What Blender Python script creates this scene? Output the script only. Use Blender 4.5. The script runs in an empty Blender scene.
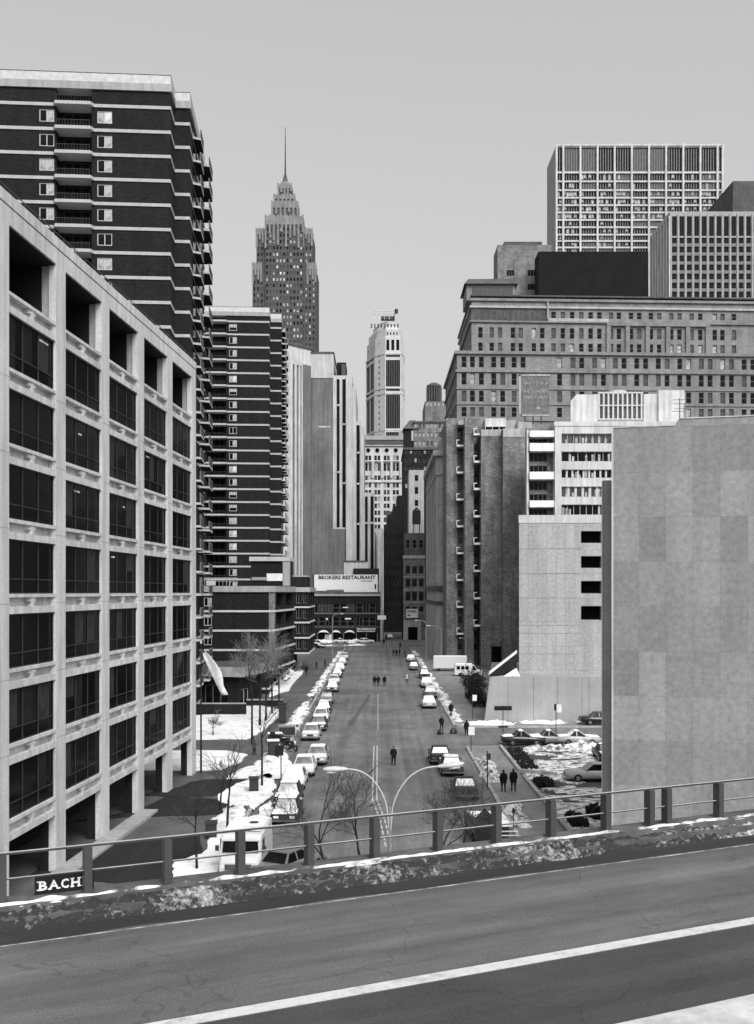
import bpy, bmesh, math, random
from mathutils import Vector, Matrix, noise
random.seed(7)
R = math.radians
scene = bpy.context.scene
COL = scene.collection

# ---------------------------------------------------------------- camera
EYE, F, CX, HY = 15.5, 1050.0, 378.0, 592.0      # eye height above the street, focal length / principal point in pixels
cd = bpy.data.cameras.new('camera'); cam = bpy.data.objects.new('camera', cd); COL.objects.link(cam)
cam.location = (0, 0, EYE); cam.rotation_euler = (R(90), 0, 0)
cd.sensor_fit = 'VERTICAL'; cd.sensor_height = 36.0; cd.sensor_width = 36.0 * 754 / 1024
cd.lens = F / 1024 * 36.0
cd.shift_x = (377 - CX) / 1024; cd.shift_y = (HY - 512) / 1024
cd.clip_start = 0.5; cd.clip_end = 6000
scene.camera = cam

# ---------------------------------------------------------------- light
SUN_EL, SUN_AZ = 44.0, 158.0                      # azimuth clockwise from +Y: the sun stands behind the camera to the right
w = bpy.data.worlds.new('World'); scene.world = w; w.use_nodes = True
nt = w.node_tree; nt.nodes.clear()
sky = nt.nodes.new('ShaderNodeTexSky'); sky.sky_type = 'NISHITA'; sky.sun_disc = False
sky.sun_elevation = R(SUN_EL); sky.sun_rotation = R(SUN_AZ)
sky.air_density = 1.5; sky.dust_density = 7.0; sky.ozone_density = 1.0; sky.altitude = 0
bw = nt.nodes.new('ShaderNodeRGBToBW'); bg = nt.nodes.new('ShaderNodeBackground'); wo = nt.nodes.new('ShaderNodeOutputWorld')
SKY_FLAT, SKY_MIX = 6.0, 0.25                      # the overcast veil mixed over the clear sky
mx = nt.nodes.new('ShaderNodeMix'); mx.data_type = 'FLOAT'; mx.inputs[0].default_value = SKY_MIX; mx.inputs[3].default_value = SKY_FLAT
nt.links.new(sky.outputs[0], bw.inputs[0]); nt.links.new(bw.outputs[0], mx.inputs[2]); nt.links.new(mx.outputs[0], bg.inputs[0])
bg.inputs[1].default_value = 0.142
nt.links.new(bg.outputs[0], wo.inputs[0])
sd = bpy.data.lights.new('sun', 'SUN'); sun = bpy.data.objects.new('sun', sd); COL.objects.link(sun)
sd.energy = 1.5; sd.angle = R(28); sd.color = (1, 0.99, 0.98)
d = Vector((math.sin(R(SUN_AZ)) * math.cos(R(SUN_EL)), math.cos(R(SUN_AZ)) * math.cos(R(SUN_EL)), math.sin(R(SUN_EL))))
sun.rotation_euler = d.to_track_quat('Z', 'Y').to_euler(); sun.location = (40, -60, 90)
scene.view_settings.view_transform = 'Standard'; scene.view_settings.look = 'None'
scene.view_settings.exposure = 0.38; scene.view_settings.gamma = 1.0; scene.view_settings.use_curve_mapping = False
scene.render.engine = 'CYCLES'
scene.cycles.max_bounces = 5; scene.cycles.diffuse_bounces = 3; scene.cycles.glossy_bounces = 2; scene.cycles.transmission_bounces = 2; scene.cycles.volume_bounces = 0

# plan measurements from the photograph: X of a pixel column and height of a pixel row on something standing Y metres away
def PX(px, Y): return (px - CX) * Y / F
def PZ(py, Y): return EYE + (HY - py) * Y / F
def G(px, py):                                    # the point of the street level seen at a pixel
    Y = EYE * F / (py - HY); return (PX(px, Y), Y)

# ---------------------------------------------------------------- materials
MATS = {}
def _mat(name):
    m = bpy.data.materials.new(name); m.use_nodes = True; MATS[name] = m
    return m, m.node_tree, m.node_tree.nodes['Principled BSDF']
def rgb(v): return (v, v, v, 1)
def N(nt, t, **k):
    n = nt.nodes.new(t)
    for a, b in k.items(): setattr(n, a, b)
    return n
def ramp(nt, fac, stops):
    r = N(nt, 'ShaderNodeValToRGB'); e = r.color_ramp.elements
    e[0].position, e[0].color = stops[0][0], rgb(stops[0][1]); e[1].position, e[1].color = stops[-1][0], rgb(stops[-1][1])
    for p, v in stops[1:-1]:
        x = e.new(p); x.color = rgb(v)
    nt.links.new(fac, r.inputs[0]); return r.outputs[0]
def wallco(nt, along=(1, 1, 0)):                  # (distance along the wall, height) for walls facing any way
    tc = N(nt, 'ShaderNodeTexCoord'); s = N(nt, 'ShaderNodeSeparateXYZ'); nt.links.new(tc.outputs['Object'], s.inputs[0])
    a = N(nt, 'ShaderNodeMath', operation='ADD'); nt.links.new(s.outputs[0], a.inputs[0]); nt.links.new(s.outputs[1], a.inputs[1])
    c = N(nt, 'ShaderNodeCombineXYZ'); nt.links.new(a.outputs[0], c.inputs[0]); nt.links.new(s.outputs[2], c.inputs[1])
    return tc, c.outputs[0]
def mul(nt, a, b):
    m = N(nt, 'ShaderNodeMix', data_type='RGBA', blend_type='MULTIPLY'); m.inputs[0].default_value = 1
    nt.links.new(a, m.inputs[6]); nt.links.new(b, m.inputs[7]); return m.outputs[2]
def noise_tex(nt, co, scale, detail=4, rough=.6, stretch=None):
    n = N(nt, 'ShaderNodeTexNoise'); n.inputs['Scale'].default_value = scale; n.inputs['Detail'].default_value = detail; n.inputs['Roughness'].default_value = rough
    if stretch:
        mp = N(nt, 'ShaderNodeMapping'); mp.inputs['Scale'].default_value = stretch; nt.links.new(co, mp.inputs[0]); co = mp.outputs[0]
    nt.links.new(co, n.inputs['Vector']); return n.outputs[0]
def bump(nt, p, h, strength=.4, dist=.02):
    b = N(nt, 'ShaderNodeBump'); b.inputs['Strength'].default_value = strength; b.inputs['Distance'].default_value = dist
    nt.links.new(h, b.inputs['Height']); nt.links.new(b.outputs[0], p.inputs['Normal'])
def plain(name, v, rough=.7, spec=.3, metal=0, var=.15, scale=2.0):
    m, nt, p = _mat(name)
    p.inputs['Roughness'].default_value = rough; p.inputs['Specular IOR Level'].default_value = spec; p.inputs['Metallic'].default_value = metal
    tc = N(nt, 'ShaderNodeTexCoord'); f = noise_tex(nt, tc.outputs['Object'], scale, 5)
    nt.links.new(ramp(nt, f, [(.3, v * (1 - var)), (.7, v * (1 + var))]), p.inputs['Base Color']); return m
def stone(name, v, var=.16, streak=.3, scale=.25, fine=6, rough=.88, bumpy=.25):
    """weathered concrete or stone: broad patches, rain streaks and fine grain"""
    m, nt, p = _mat(name); p.inputs['Roughness'].default_value = rough; p.inputs['Specular IOR Level'].default_value = .2
    tc = N(nt, 'ShaderNodeTexCoord'); o = tc.outputs['Object']
    a = noise_tex(nt, o, scale, 5, .65); b = noise_tex(nt, o, 1.0, 4, .6, (1.6, 1.6, .12)); c = noise_tex(nt, o, fine, 3, .7)
    x = ramp(nt, a, [(.3, v * (1 - var)), (.7, v * (1 + var))])
    x = mul(nt, x, ramp(nt, b, [(.32, 1 - streak), (.6, 1.0)])); x = mul(nt, x, ramp(nt, c, [(.3, .86), (.7, 1.1)]))
    nt.links.new(x, p.inputs['Base Color']); bump(nt, p, c, bumpy, .02); return m
def masonry(name, v, v2, mortar, bw=.6, bh=.2, var=.2, streak=.25, msize=.02, rough=.9, off=.5, patch=.12, pst=.25):
    """coursed units (bricks, stone blocks or wall panels) with weather patches"""
    m, nt, p = _mat(name); p.inputs['Roughness'].default_value = rough; p.inputs['Specular IOR Level'].default_value = .15
    tc, co = wallco(nt); b = N(nt, 'ShaderNodeTexBrick'); b.offset = off
    for k, q in (('Color1', rgb(v)), ('Color2', rgb(v2)), ('Mortar', rgb(mortar)), ('Scale', 1.0), ('Mortar Size', msize), ('Brick Width', bw), ('Row Height', bh), ('Mortar Smooth', .2), ('Bias', 0.0)):
        b.inputs[k].default_value = q
    nt.links.new(co, b.inputs['Vector'])
    a = noise_tex(nt, tc.outputs['Object'], patch, 6, .7); s = noise_tex(nt, tc.outputs['Object'], 1.0, 4, .6, (.9, .9, .08)); g = noise_tex(nt, tc.outputs['Object'], 3.0, 4, .75)
    x = mul(nt, b.outputs[0], ramp(nt, a, [(.3, 1 - var), (.7, 1 + var)]))
    x = mul(nt, x, ramp(nt, s, [(.3, 1 - streak), (.62, 1.0)])); x = mul(nt, x, ramp(nt, g, [(.3, .75), (.7, 1.2)]))
    nt.links.new(x, p.inputs['Base Color']); bump(nt, p, b.outputs[1], -.2, .02); return m
def glass(name, v, rough=.12, spec=.35):
    m, nt, p = _mat(name); p.inputs['Roughness'].default_value = rough; p.inputs['Specular IOR Level'].default_value = spec
    tc = N(nt, 'ShaderNodeTexCoord'); f = noise_tex(nt, tc.outputs['Object'], .9, 2)
    nt.links.new(ramp(nt, f, [(.35, v * .5), (.7, v * 1.4)]), p.inputs['Base Color']); return m
def asphalt(name, v, axis_angle=0.0, streak=.18, patch=.15, crack=.28):
    m, nt, p = _mat(name); p.inputs['Roughness'].default_value = .85; p.inputs['Specular IOR Level'].default_value = .25
    tc = N(nt, 'ShaderNodeTexCoord'); o = tc.outputs['Object']
    mp = N(nt, 'ShaderNodeMapping'); mp.inputs['Rotation'].default_value = (0, 0, axis_angle); nt.links.new(o, mp.inputs[0]); q = mp.outputs[0]
    a = noise_tex(nt, q, .12, 6, .65); b = noise_tex(nt, q, 1.0, 4, .6, (1.1, .015, 1)); c = noise_tex(nt, q, 26, 3, .8); e = noise_tex(nt, q, .9, 6, .75, (1, .3, 1))
    x = ramp(nt, a, [(.3, v * (1 - patch)), (.7, v * (1 + patch))])
    x = mul(nt, x, ramp(nt, b, [(.3, 1 - streak), (.65, 1 + streak * .6)])); x = mul(nt, x, ramp(nt, c, [(.25, .62), (.75, 1.38)]))
    x = mul(nt, x, ramp(nt, e, [(.3, .72), (.7, 1.2)]))
    wv = N(nt, 'ShaderNodeVectorMath', operation='ADD'); ns = N(nt, 'ShaderNodeTexNoise'); ns.inputs['Scale'].default_value = 1.3; nt.links.new(q, ns.inputs['Vector']); nt.links.new(q, wv.inputs[0]); nt.links.new(ns.outputs[1], wv.inputs[1])
    vo = N(nt, 'ShaderNodeTexVoronoi', feature='DISTANCE_TO_EDGE'); vo.inputs['Scale'].default_value = crack; nt.links.new(wv.outputs[0], vo.inputs['Vector'])
    x = mul(nt, x, ramp(nt, vo.outputs['Distance'], [(.0, .72), (.006, 1.0)]))
    sp = noise_tex(nt, q, 60, 2, .9); x = mul(nt, x, ramp(nt, sp, [(.35, .82), (.72, 1.25)]))
    nt.links.new(x, p.inputs['Base Color']); bump(nt, p, c, .3, .01); return m
def snowmat(name, v=.86, dirt=.5, scale=1.2, lo=.34, hi=.46, broad=0):
    m, nt, p = _mat(name); p.inputs['Roughness'].default_value = .75; p.inputs['Specular IOR Level'].default_value = .2
    tc = N(nt, 'ShaderNodeTexCoord'); o = tc.outputs['Object']
    a = noise_tex(nt, o, scale, 6, .7); c = noise_tex(nt, o, 9, 4, .7)
    if broad:
        g = noise_tex(nt, o, .55, 2); k = N(nt, 'ShaderNodeMath', operation='MULTIPLY_ADD'); nt.links.new(g, k.inputs[0]); k.inputs[1].default_value = broad; nt.links.new(a, k.inputs[2]); k2 = N(nt, 'ShaderNodeMath', operation='SUBTRACT'); nt.links.new(k.outputs[0], k2.inputs[0]); k2.inputs[1].default_value = broad * .5; a = k2.outputs[0]
    x = ramp(nt, a, [(lo, v * (1 - dirt)), (hi, v)]); nt.links.new(mul(nt, x, ramp(nt, c, [(.3, .9), (.6, 1.0)])), p.inputs['Base Color'])
    bump(nt, p, c, .5, .05); return m

M = MATS
plain('white_paint', .72, .6); plain('cream_paint', .5, .6); plain('black_paint', .012, .45); plain('post_steel', .055, .6); plain('rail_steel', .045, .5); plain('rail_lit_top', .42, .5); asphalt('gutter_dark', .035, R(90), .4, .3); stone('beam_concrete', .11, .4, .4, 1.2); plain('dark_metal', .03, .5); plain('grey_metal', .22, .45, .5)
plain('pale_metal', .5, .4, .5); plain('void', .006, .9, .05); plain('frame_dark', .03, .6); plain('frame_mid', .16, .6); plain('frame_pale', .5, .6)
plain('roof_tar', .06, .95); plain('cloth_dark', .012, .9, .1); plain('cloth_grey', .07, .9, .1); plain('cloth_pale', .6, .9, .1); plain('skin', .3, .6); plain('hair', .015, .7)
plain('rubber', .012, .85); plain('bark', .022, .95, .1); plain('twig', .055, .95, .1); plain('hedge_leaf', .02, .9, .1, 0, .4)
plain('letter_white', .8, .6); plain('letter_black', .012, .6); plain('flag_cloth', .62, .9, .1)
glass('glass_dark', .008, .12, .08); glass('glass_mid', .05); glass('glass_blind', .38, .35); glass('glass_pale', .6, .4); glass('glass_black', .0025, .12, .02); glass('car_glass', .22, .2, .6); plain('sheen_dim', .032, .8, .1, 0, .4); plain('sheen_dark', .014, .8, .1, 0, .4); plain('twig_pale', .16, .95, .1)
stone('concrete_frame', .60, .14, .30); stone('concrete_pale', .52, .14, .3); stone('concrete_mid', .36, .12, .25); stone('slab_bright', .55, .12, .1); stone('slab_edge', .42, .12, .1)
stone('limestone', .42, .15, .3); stone('white_stone', .58, .14, .3); stone('crown_stone', .24, .2, .3); stone('tower_stone', .56, .1, .22); stone('dark_stone', .10, .25, .3)
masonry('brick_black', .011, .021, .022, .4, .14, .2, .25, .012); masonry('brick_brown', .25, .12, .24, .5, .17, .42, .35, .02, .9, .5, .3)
masonry('brick_dim', .014, .024, .024, .5, .17, .3, .3, .02); masonry('brick_grey', .19, .15, .2, .5, .17, .25, .4, .015)
masonry('brownstone', .26, .215, .17, 1.3, .65, .2, .25, .02); masonry('tower_brick', .10, .075, .11, .8, .3, .2, .2, .03)
masonry('panel_wall', .30, .215, .20, 1.42, 2.45, .15, .13, .010, .9, 0.0); masonry('panel_joint', .39, .35, .2, 1.14, 2.95, .12, .2, .016, .9, 0.0)
masonry('stucco', .42, .40, .37, 3, 3, .12, .25, .005)
asphalt('street_asphalt', .15, 0, .28, .36); asphalt('deck_asphalt', .115, R(90), .35, .2); asphalt('deck_asphalt_dark', .058, R(90), .3, .2); asphalt('lot_asphalt', .07)
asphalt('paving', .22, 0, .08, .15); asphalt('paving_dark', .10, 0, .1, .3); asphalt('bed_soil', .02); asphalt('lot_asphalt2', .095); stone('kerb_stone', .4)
snowmat('snow'); snowmat('snow_dirty', .8, .9, 1.6, .40, .56); snowmat('snow_bank', .52, .94, 9.0, .50, .80, .9); snowmat('snow_plaza', .84, .35, .7, .36, .46, .3); snowmat('snow_kerb', .82, .72, .9, .36, .52, .3); snowmat('worn_street', .62, .45, 2.5, .35, .6); snowmat('worn_paint', .5, .7, 2.5, .42, .6); snowmat('road_paint', .56, .35, 3.0, .32, .5)
plain('car_black', .012, .25, .5, 0, .05); plain('car_grey', .16, .3, .5, 0, .05); plain('car_silver', .33, .3, .5, 0, .05); plain('car_white', .58, .35, .5, 0, .04)
plain('chrome', .55, .25, .5, 1); plain('lamp_glass', .7, .3, .5); plain('red_lens', .08, .3, .5)

plain('mesh_fence', .5, .7); plain('dark_frame_t', .10, .8); plain('worn_letter', .34, .9); plain('dark_board', .15, .9, .1, 0, .35, 1.1); plain('rib_dark', .09, .8, .2, 0, .5, .7)
stone('flank_concrete', .36, .15, .25); stone('podium_concrete', .33, .16, .08); plain('frame_louvre', .17, .6); stone('shade_stone', .014, .2, .2); stone('black_cladding', .010, .3, .2); plain('lamp_paint', .46, .5)  # the loggia stone is near-black to hold the shade of recesses and undersides

# ---------------------------------------------------------------- mesh helpers
class MB:
    """collects shapes into one mesh with several material slots"""
    def __init__(s): s.v = []; s.f = []; s.m = []; s.mats = []; s.smooth = []
    def mi(s, mat):
        if mat not in s.mats: s.mats.append(mat)
        return s.mats.index(mat)
    def face(s, pts, mat, sm=False):
        b = len(s.v); s.v += [tuple(p) for p in pts]; s.f.append(tuple(range(b, b + len(pts)))); s.m.append(s.mi(mat)); s.smooth.append(sm)
    def raw(s, vs, fs, mat, sm=False):
        b = len(s.v); s.v += [tuple(p) for p in vs]; k = s.mi(mat)
        for f in fs: s.f.append(tuple(b + i for i in f)); s.m.append(k); s.smooth.append(sm)
    def box(s, x0, x1, y0, y1, z0, z1, mat, T=None):
        vs = [Vector(p) for p in ((x0, y0, z0), (x1, y0, z0), (x1, y1, z0), (x0, y1, z0), (x0, y0, z1), (x1, y0, z1), (x1, y1, z1), (x0, y1, z1))]
        if T is not None: vs = [T @ p for p in vs]
        s.raw(vs, [(0, 3, 2, 1), (4, 5, 6, 7), (0, 1, 5, 4), (1, 2, 6, 5), (2, 3, 7, 6), (3, 0, 4, 7)], mat)
    def prism(s, poly, z0, z1, mat, top=None):
        n = len(poly); vs = [(x, y, z0) for x, y in poly] + [(x, y, z1) for x, y in poly]
        s.raw(vs, [(i, (i + 1) % n, n + (i + 1) % n, n + i) for i in range(n)], mat)
        s.raw(vs, [tuple(range(n - 1, -1, -1))], mat); s.raw(vs, [tuple(range(n, 2 * n))], top or mat)
    def frustum(s, p0, z0, p1, z1, mat, sm=False):
        n = len(p0); vs = [(x, y, z0) for x, y in p0] + [(x, y, z1) for x, y in p1]
        s.raw(vs, [(i, (i + 1) % n, n + (i + 1) % n, n + i) for i in range(n)], mat, sm); s.raw(vs, [tuple(range(n - 1, -1, -1)), tuple(range(n, 2 * n))], mat)
    def tube(s, pts, rads, mat, n=8, sm=True):
        pts = [Vector(p) for p in pts]; rads = rads if hasattr(rads, '__len__') else [rads] * len(pts)
        vs = []; up = None
        for i, p in enumerate(pts):
            t = (pts[min(i + 1, len(pts) - 1)] - pts[max(i - 1, 0)]).normalized()
            if up is None: up = Vector((0, 0, 1)) if abs(t.z) < .9 else Vector((1, 0, 0))
            a = t.cross(up)
            if a.length < 1e-5: a = t.orthogonal()
            a.normalize(); b = t.cross(a).normalized(); up = -b if False else up
            for k in range(n):
                g = 2 * math.pi * k / n; vs.append(p + (a * math.cos(g) + b * math.sin(g)) * rads[i])
        fs = [(i * n + k, i * n + (k + 1) % n, (i + 1) * n + (k + 1) % n, (i + 1) * n + k) for i in range(len(pts) - 1) for k in range(n)]
        s.raw(vs, fs, mat, sm); e = (len(pts) - 1) * n
        s.raw(vs, [tuple(range(n - 1, -1, -1)), tuple(range(e, e + n))], mat)
    def loft(s, rings, mat, sm=False, caps=True):
        n = len(rings[0]); vs = [p for r in rings for p in r]
        s.raw(vs, [(i * n + k, i * n + (k + 1) % n, (i + 1) * n + (k + 1) % n, (i + 1) * n + k) for i in range(len(rings) - 1) for k in range(n)], mat, sm)
        if caps: s.raw(vs, [tuple(range(n - 1, -1, -1)), tuple(range(len(vs) - n, len(vs)))], mat, sm)
    def add(s, o, T):
        b = len(s.v); s.v += [tuple(T @ Vector(p)) for p in o.v]
        for f, m, q in zip(o.f, o.m, o.smooth): s.f.append(tuple(b + i for i in f)); s.m.append(s.mi(o.mats[m])); s.smooth.append(q)
    def mesh(s, name):
        me = bpy.data.meshes.new(name); me.from_pydata(s.v, [], s.f)
        for m in s.mats: me.materials.append(M[m])
        me.polygons.foreach_set('material_index', s.m); me.polygons.foreach_set('use_smooth', s.smooth); me.update(); return me
    def build(s, name, parent=None, loc=None, weld=False, fix=True):
        me = s.mesh(name)
        if weld or fix:
            bm = bmesh.new(); bm.from_mesh(me)
            if weld: bmesh.ops.remove_doubles(bm, verts=bm.verts, dist=.0005)
            if weld: bmesh.ops.recalc_face_normals(bm, faces=bm.faces)
            bm.to_mesh(me); bm.free()
        return link(name, me, parent, loc)
def link(name, me, parent=None, loc=None, rz=0):
    o = bpy.data.objects.new(name, me); COL.objects.link(o); o.parent = parent
    if loc is not None: o.location = loc
    if rz: o.rotation_euler = (0, 0, rz)
    return o
def tag(o, label=None, cat=None, group=None, kind=None):
    if label: o['label'] = label
    if cat: o['category'] = cat
    if group: o['group'] = group
    if kind: o['kind'] = kind
    return o
def thing(name, label, cat, loc=(0, 0, 0), rz=0, group=None):
    o = bpy.data.objects.new(name, None); COL.objects.link(o); o.location = loc; o.rotation_euler = (0, 0, rz); o.empty_display_size = .3
    return tag(o, label, cat, group)
def copy_tree(o, loc=None, rz=None, label=None, group=None, parent=None):
    c = o.copy(); COL.objects.link(c)
    if parent is not None: c.parent = parent
    if loc is not None: c.location = loc
    if rz is not None: c.rotation_euler = (0, 0, rz)
    if label: c['label'] = label
    if group: c['group'] = group
    for ch in list(o.children): copy_tree(ch, parent=c)
    return c
def text_mesh(mb, s, h, T, mat, width=None, bold=0.0, depth=.02, align='CENTER'):
    """raised lettering of height h laid in the local XZ plane by T"""
    cu = bpy.data.curves.new('t', 'FONT'); cu.body = s; cu.size = h / .7; cu.align_x = align; cu.extrude = depth / 2; cu.offset = bold; cu.resolution_u = 2
    o = bpy.data.objects.new('t', cu); COL.objects.link(o); dg = bpy.context.evaluated_depsgraph_get(); me = bpy.data.meshes.new_from_object(o.evaluated_get(dg))
    xs = [v.co.x for v in me.vertices]; wd = max(xs) - min(xs); k = width / wd if width else 1
    Q = T @ Matrix(((k, 0, 0, 0), (0, 0, -1, 0), (0, 1, 0, 0), (0, 0, 0, 1)))
    mb.raw([Q @ v.co for v in me.vertices], [tuple(p.vertices) for p in me.polygons], mat)
    bpy.data.objects.remove(o); bpy.data.curves.remove(cu); bpy.data.meshes.remove(me)

# ---------------------------------------------------------------- buildings
WIN = {}
def win_mb(w, h, style, gl, fr):
    b = MB(); t = min(.09, w * .09); y0, y1 = 0.0, .08
    b.box(-w/2, -w/2 + t, y0, y1, 0, h, fr); b.box(w/2 - t, w/2, y0, y1, 0, h, fr); b.box(-w/2 + t, w/2 - t, y0, y1, 0, t, fr); b.box(-w/2 + t, w/2 - t, y0, y1, h - t, h, fr)
    b.box(-w/2 + t, w/2 - t, .05, .07, t, h - t, gl)
    if style == 'hung': b.box(-w/2 + t, w/2 - t, .01, .05, h * .52 - t/2, h * .52 + t/2, fr)
    elif style == 'two': b.box(-t/2, t/2, .005, .05, t, h - t, fr)
    elif style == 'half':                                             # one sash open on the dark room, one curtained
        b.box(-t/2, t/2, .005, .05, t, h - t, fr); b.box(t/2, w/2 - t, .03, .05, t, h - t, 'glass_blind' if gl != 'glass_blind' else 'glass_pale')
    elif style == 'shade': b.box(-w/2 + t, w/2 - t, .03, .05, h * .5, h - t, 'glass_blind')
    elif style.startswith('n'):
        k = int(style[1:])
        for i in range(1, k): x = -w/2 + w * i / k; b.box(x - t * .4, x + t * .4, .005, .05, t, h - t, fr)
    elif style.startswith('N'):                                       # broad mullions
        k = int(style[1:])
        for i in range(1, k): x = -w/2 + w * i / k; b.box(x - w / k * .16, x + w / k * .16, -.1, .05, t, h - t, fr)
    elif style.startswith('g'):                                       # grid k x l
        k, l = int(style[1]), int(style[2])
        for i in range(1, k): x = -w/2 + w * i / k; b.box(x - t * .3, x + t * .3, .005, .05, t, h - t, fr)
        for i in range(1, l): z = h * i / l; b.box(-w/2 + t, w/2 - t, .008, .048, z - t * .3, z + t * .3, fr)
    return b
class Bld:
    def __init__(s, name, label, cat, loc, rz=0, wall='concrete_mid', group=None):
        s.o = thing(name, label, cat, loc, rz, group); s.w = MB(); s.mat = wall; s.wins = []; s.T = Matrix.Translation(loc) @ Matrix.Rotation(rz, 4, 'Z'); s.parts = []
    def face(s, p0, p1, z0, z1, us=(), zs=(), depth=.25, mat=None, style='hung', gls=(('glass_dark', 1),), fr='frame_mid', skip=None, name='window', rev=None):
        mat = mat or s.mat; p0 = Vector((p0[0], p0[1], 0)); p1 = Vector((p1[0], p1[1], 0)); L = (p1 - p0).length; u = (p1 - p0) / L; n = Vector((-u.y, u.x, 0)); a = math.atan2(u.y, u.x)
        us = [q for q in us if q[0] > .01 and q[1] < L - .01]; zs = [q for q in zs if q[0] > z0 and q[1] < z1]
        uc = sorted({0, L, *[x for q in us for x in q]}); zc = sorted({z0, z1, *[x for q in zs for x in q]})
        P = lambda x, z, d=0: p0 + u * x + n * d + Vector((0, 0, z))
        holeu = {round(q[0], 4): i for i, q in enumerate(us)}; holez = {round(q[0], 4): i for i, q in enumerate(zs)}
        for j in range(len(zc) - 1):
            z, zz = zc[j], zc[j + 1]; run = None
            for i in range(len(uc) - 1):
                x, xx = uc[i], uc[i + 1]; iu, iz = holeu.get(round(x, 4)), holez.get(round(z, 4))
                if iu is not None and iz is not None and not (skip and skip(iu, iz)):
                    if run is not None: s.w.face([P(run, z), P(x, z), P(x, zz), P(run, zz)], mat); run = None
                    if callable(style): st = style(iu, iz)
                    else: st = style
                    r = rev or mat
                    s.w.face([P(x, z), P(xx, z), P(xx, z, depth), P(x, z, depth)], r); s.w.face([P(x, zz, depth), P(xx, zz, depth), P(xx, zz), P(x, zz)], r)
                    s.w.face([P(x, z, depth), P(x, zz, depth), P(x, zz), P(x, z)], r); s.w.face([P(xx, z), P(xx, zz), P(xx, zz, depth), P(xx, z, depth)], r)
                    g = random.choices([q[0] for q in gls], [q[1] for q in gls])[0]
                    if isinstance(st, (list, tuple)): st = random.choice(st)
                    s.wins.append((P((x + xx) / 2, z, depth - .09), a, xx - x, zz - z, st, g, fr, name))
                elif run is None: run = x
            if run is not None: s.w.face([P(run, z), P(L, z), P(L, zz), P(run, zz)], mat)
    def block(s, poly, z0, z1, specs={}, mat=None, top='roof_tar', bottom=False, parapet=0):
        n = len(poly)
        for i in range(n): s.face(poly[i], poly[(i + 1) % n], z0, z1, mat=mat if not specs.get(i, {}).get('mat') else None, **specs.get(i, {})) if i in specs else s.face(poly[i], poly[(i + 1) % n], z0, z1, mat=mat)
        s.w.face([(x, y, z1) for x, y in poly], top)
        if bottom: s.w.face([(x, y, z0) for x, y in reversed(poly)], mat or s.mat)
    def ring(s, poly, z0, z1, out, mat, name=None, edges=None):
        """a band (cornice, string course, slab edge) standing proud of the outline"""
        b = MB(); q = offset(poly, out); b.prism(q, z0, z1, mat)
        if name: return b.build(name, s.o)
        s.w.add(b, Matrix())
    def part(s, name, mb): return mb.build(name, s.o)
    def finish(s, limit=100):
        s.w.build('wall', s.o)
        s.wins.sort(key=lambda q: -(q[2] * q[3]) / (s.T @ q[0] - Vector((0, 0, EYE))).length ** 2)
        rest = MB()
        for k, (p, a, w, h, st, g, fr, nm) in enumerate(s.wins):
            key = (round(w, 2), round(h, 2), st, g, fr)
            if key not in WIN: b = win_mb(w, h, st, g, fr); WIN[key] = [b, None]
            if k < limit:
                if WIN[key][1] is None: WIN[key][1] = WIN[key][0].mesh('window')
                link(nm, WIN[key][1], s.o, p, a)
            else: rest.add(WIN[key][0], Matrix.Translation(p) @ Matrix.Rotation(a, 4, 'Z'))
        if rest.f: tag(rest.build('window', s.o), kind='stuff')
        return s.o
def offset(poly, d):
    n = len(poly); out = []
    for i in range(n):
        a, b, c = Vector(poly[i - 1]), Vector(poly[i]), Vector(poly[(i + 1) % n])
        u, v = (b - a).normalized(), (c - b).normalized(); n1, n2 = Vector((u.y, -u.x)), Vector((v.y, -v.x)); k = n1 + n2
        out.append(tuple(b + k * (d / max(.2, 1 + n1.dot(n2)))))
    return out
def bays(L, n, w, m=0.0):
    p = (L - 2 * m) / n; return [(m + p * (i + .5) - w / 2, m + p * (i + .5) + w / 2) for i in range(n)]
def pairs(L, n, w, gap, m=0.0):
    p = (L - 2 * m) / n; r = []
    for i in range(n): c = m + p * (i + .5); r += [(c - gap / 2 - w, c - gap / 2), (c + gap / 2, c + gap / 2 + w)]
    return r
def rows(z0, n, pitch, h): return [(z0 + pitch * i, z0 + pitch * i + h) for i in range(n)]
def rect(x0, x1, y0, y1): return [(x0, y0), (x1, y0), (x1, y1), (x0, y1)]

# ================================================================ the setting: ground, streets, elevated roadway
def sheet(name, poly, z, mat, kind='structure'):
    b = MB(); b.face([(x, y, z) for x, y in poly], mat); return tag(b.build(name), kind=kind)
def slab(name, poly, z0, z1, mat, kind='structure'):
    b = MB(); b.prism(poly, z0, z1, mat); return tag(b.build(name), kind=kind)
sheet('ground', rect(-2500, 2500, -300, 4000), -.03, 'street_asphalt')
sheet('street', [(-8.9, 20), (8.7, 20), (8.7, 290), (12, 300), (12, 420), (-1.5, 420), (-1.5, 318), (-60, 318), (-60, 300), (-8.9, 296)], -.01, 'street_asphalt')
sheet('cross_street', rect(8.72, 90, 106, 119.5), -.012, 'street_asphalt')
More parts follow.
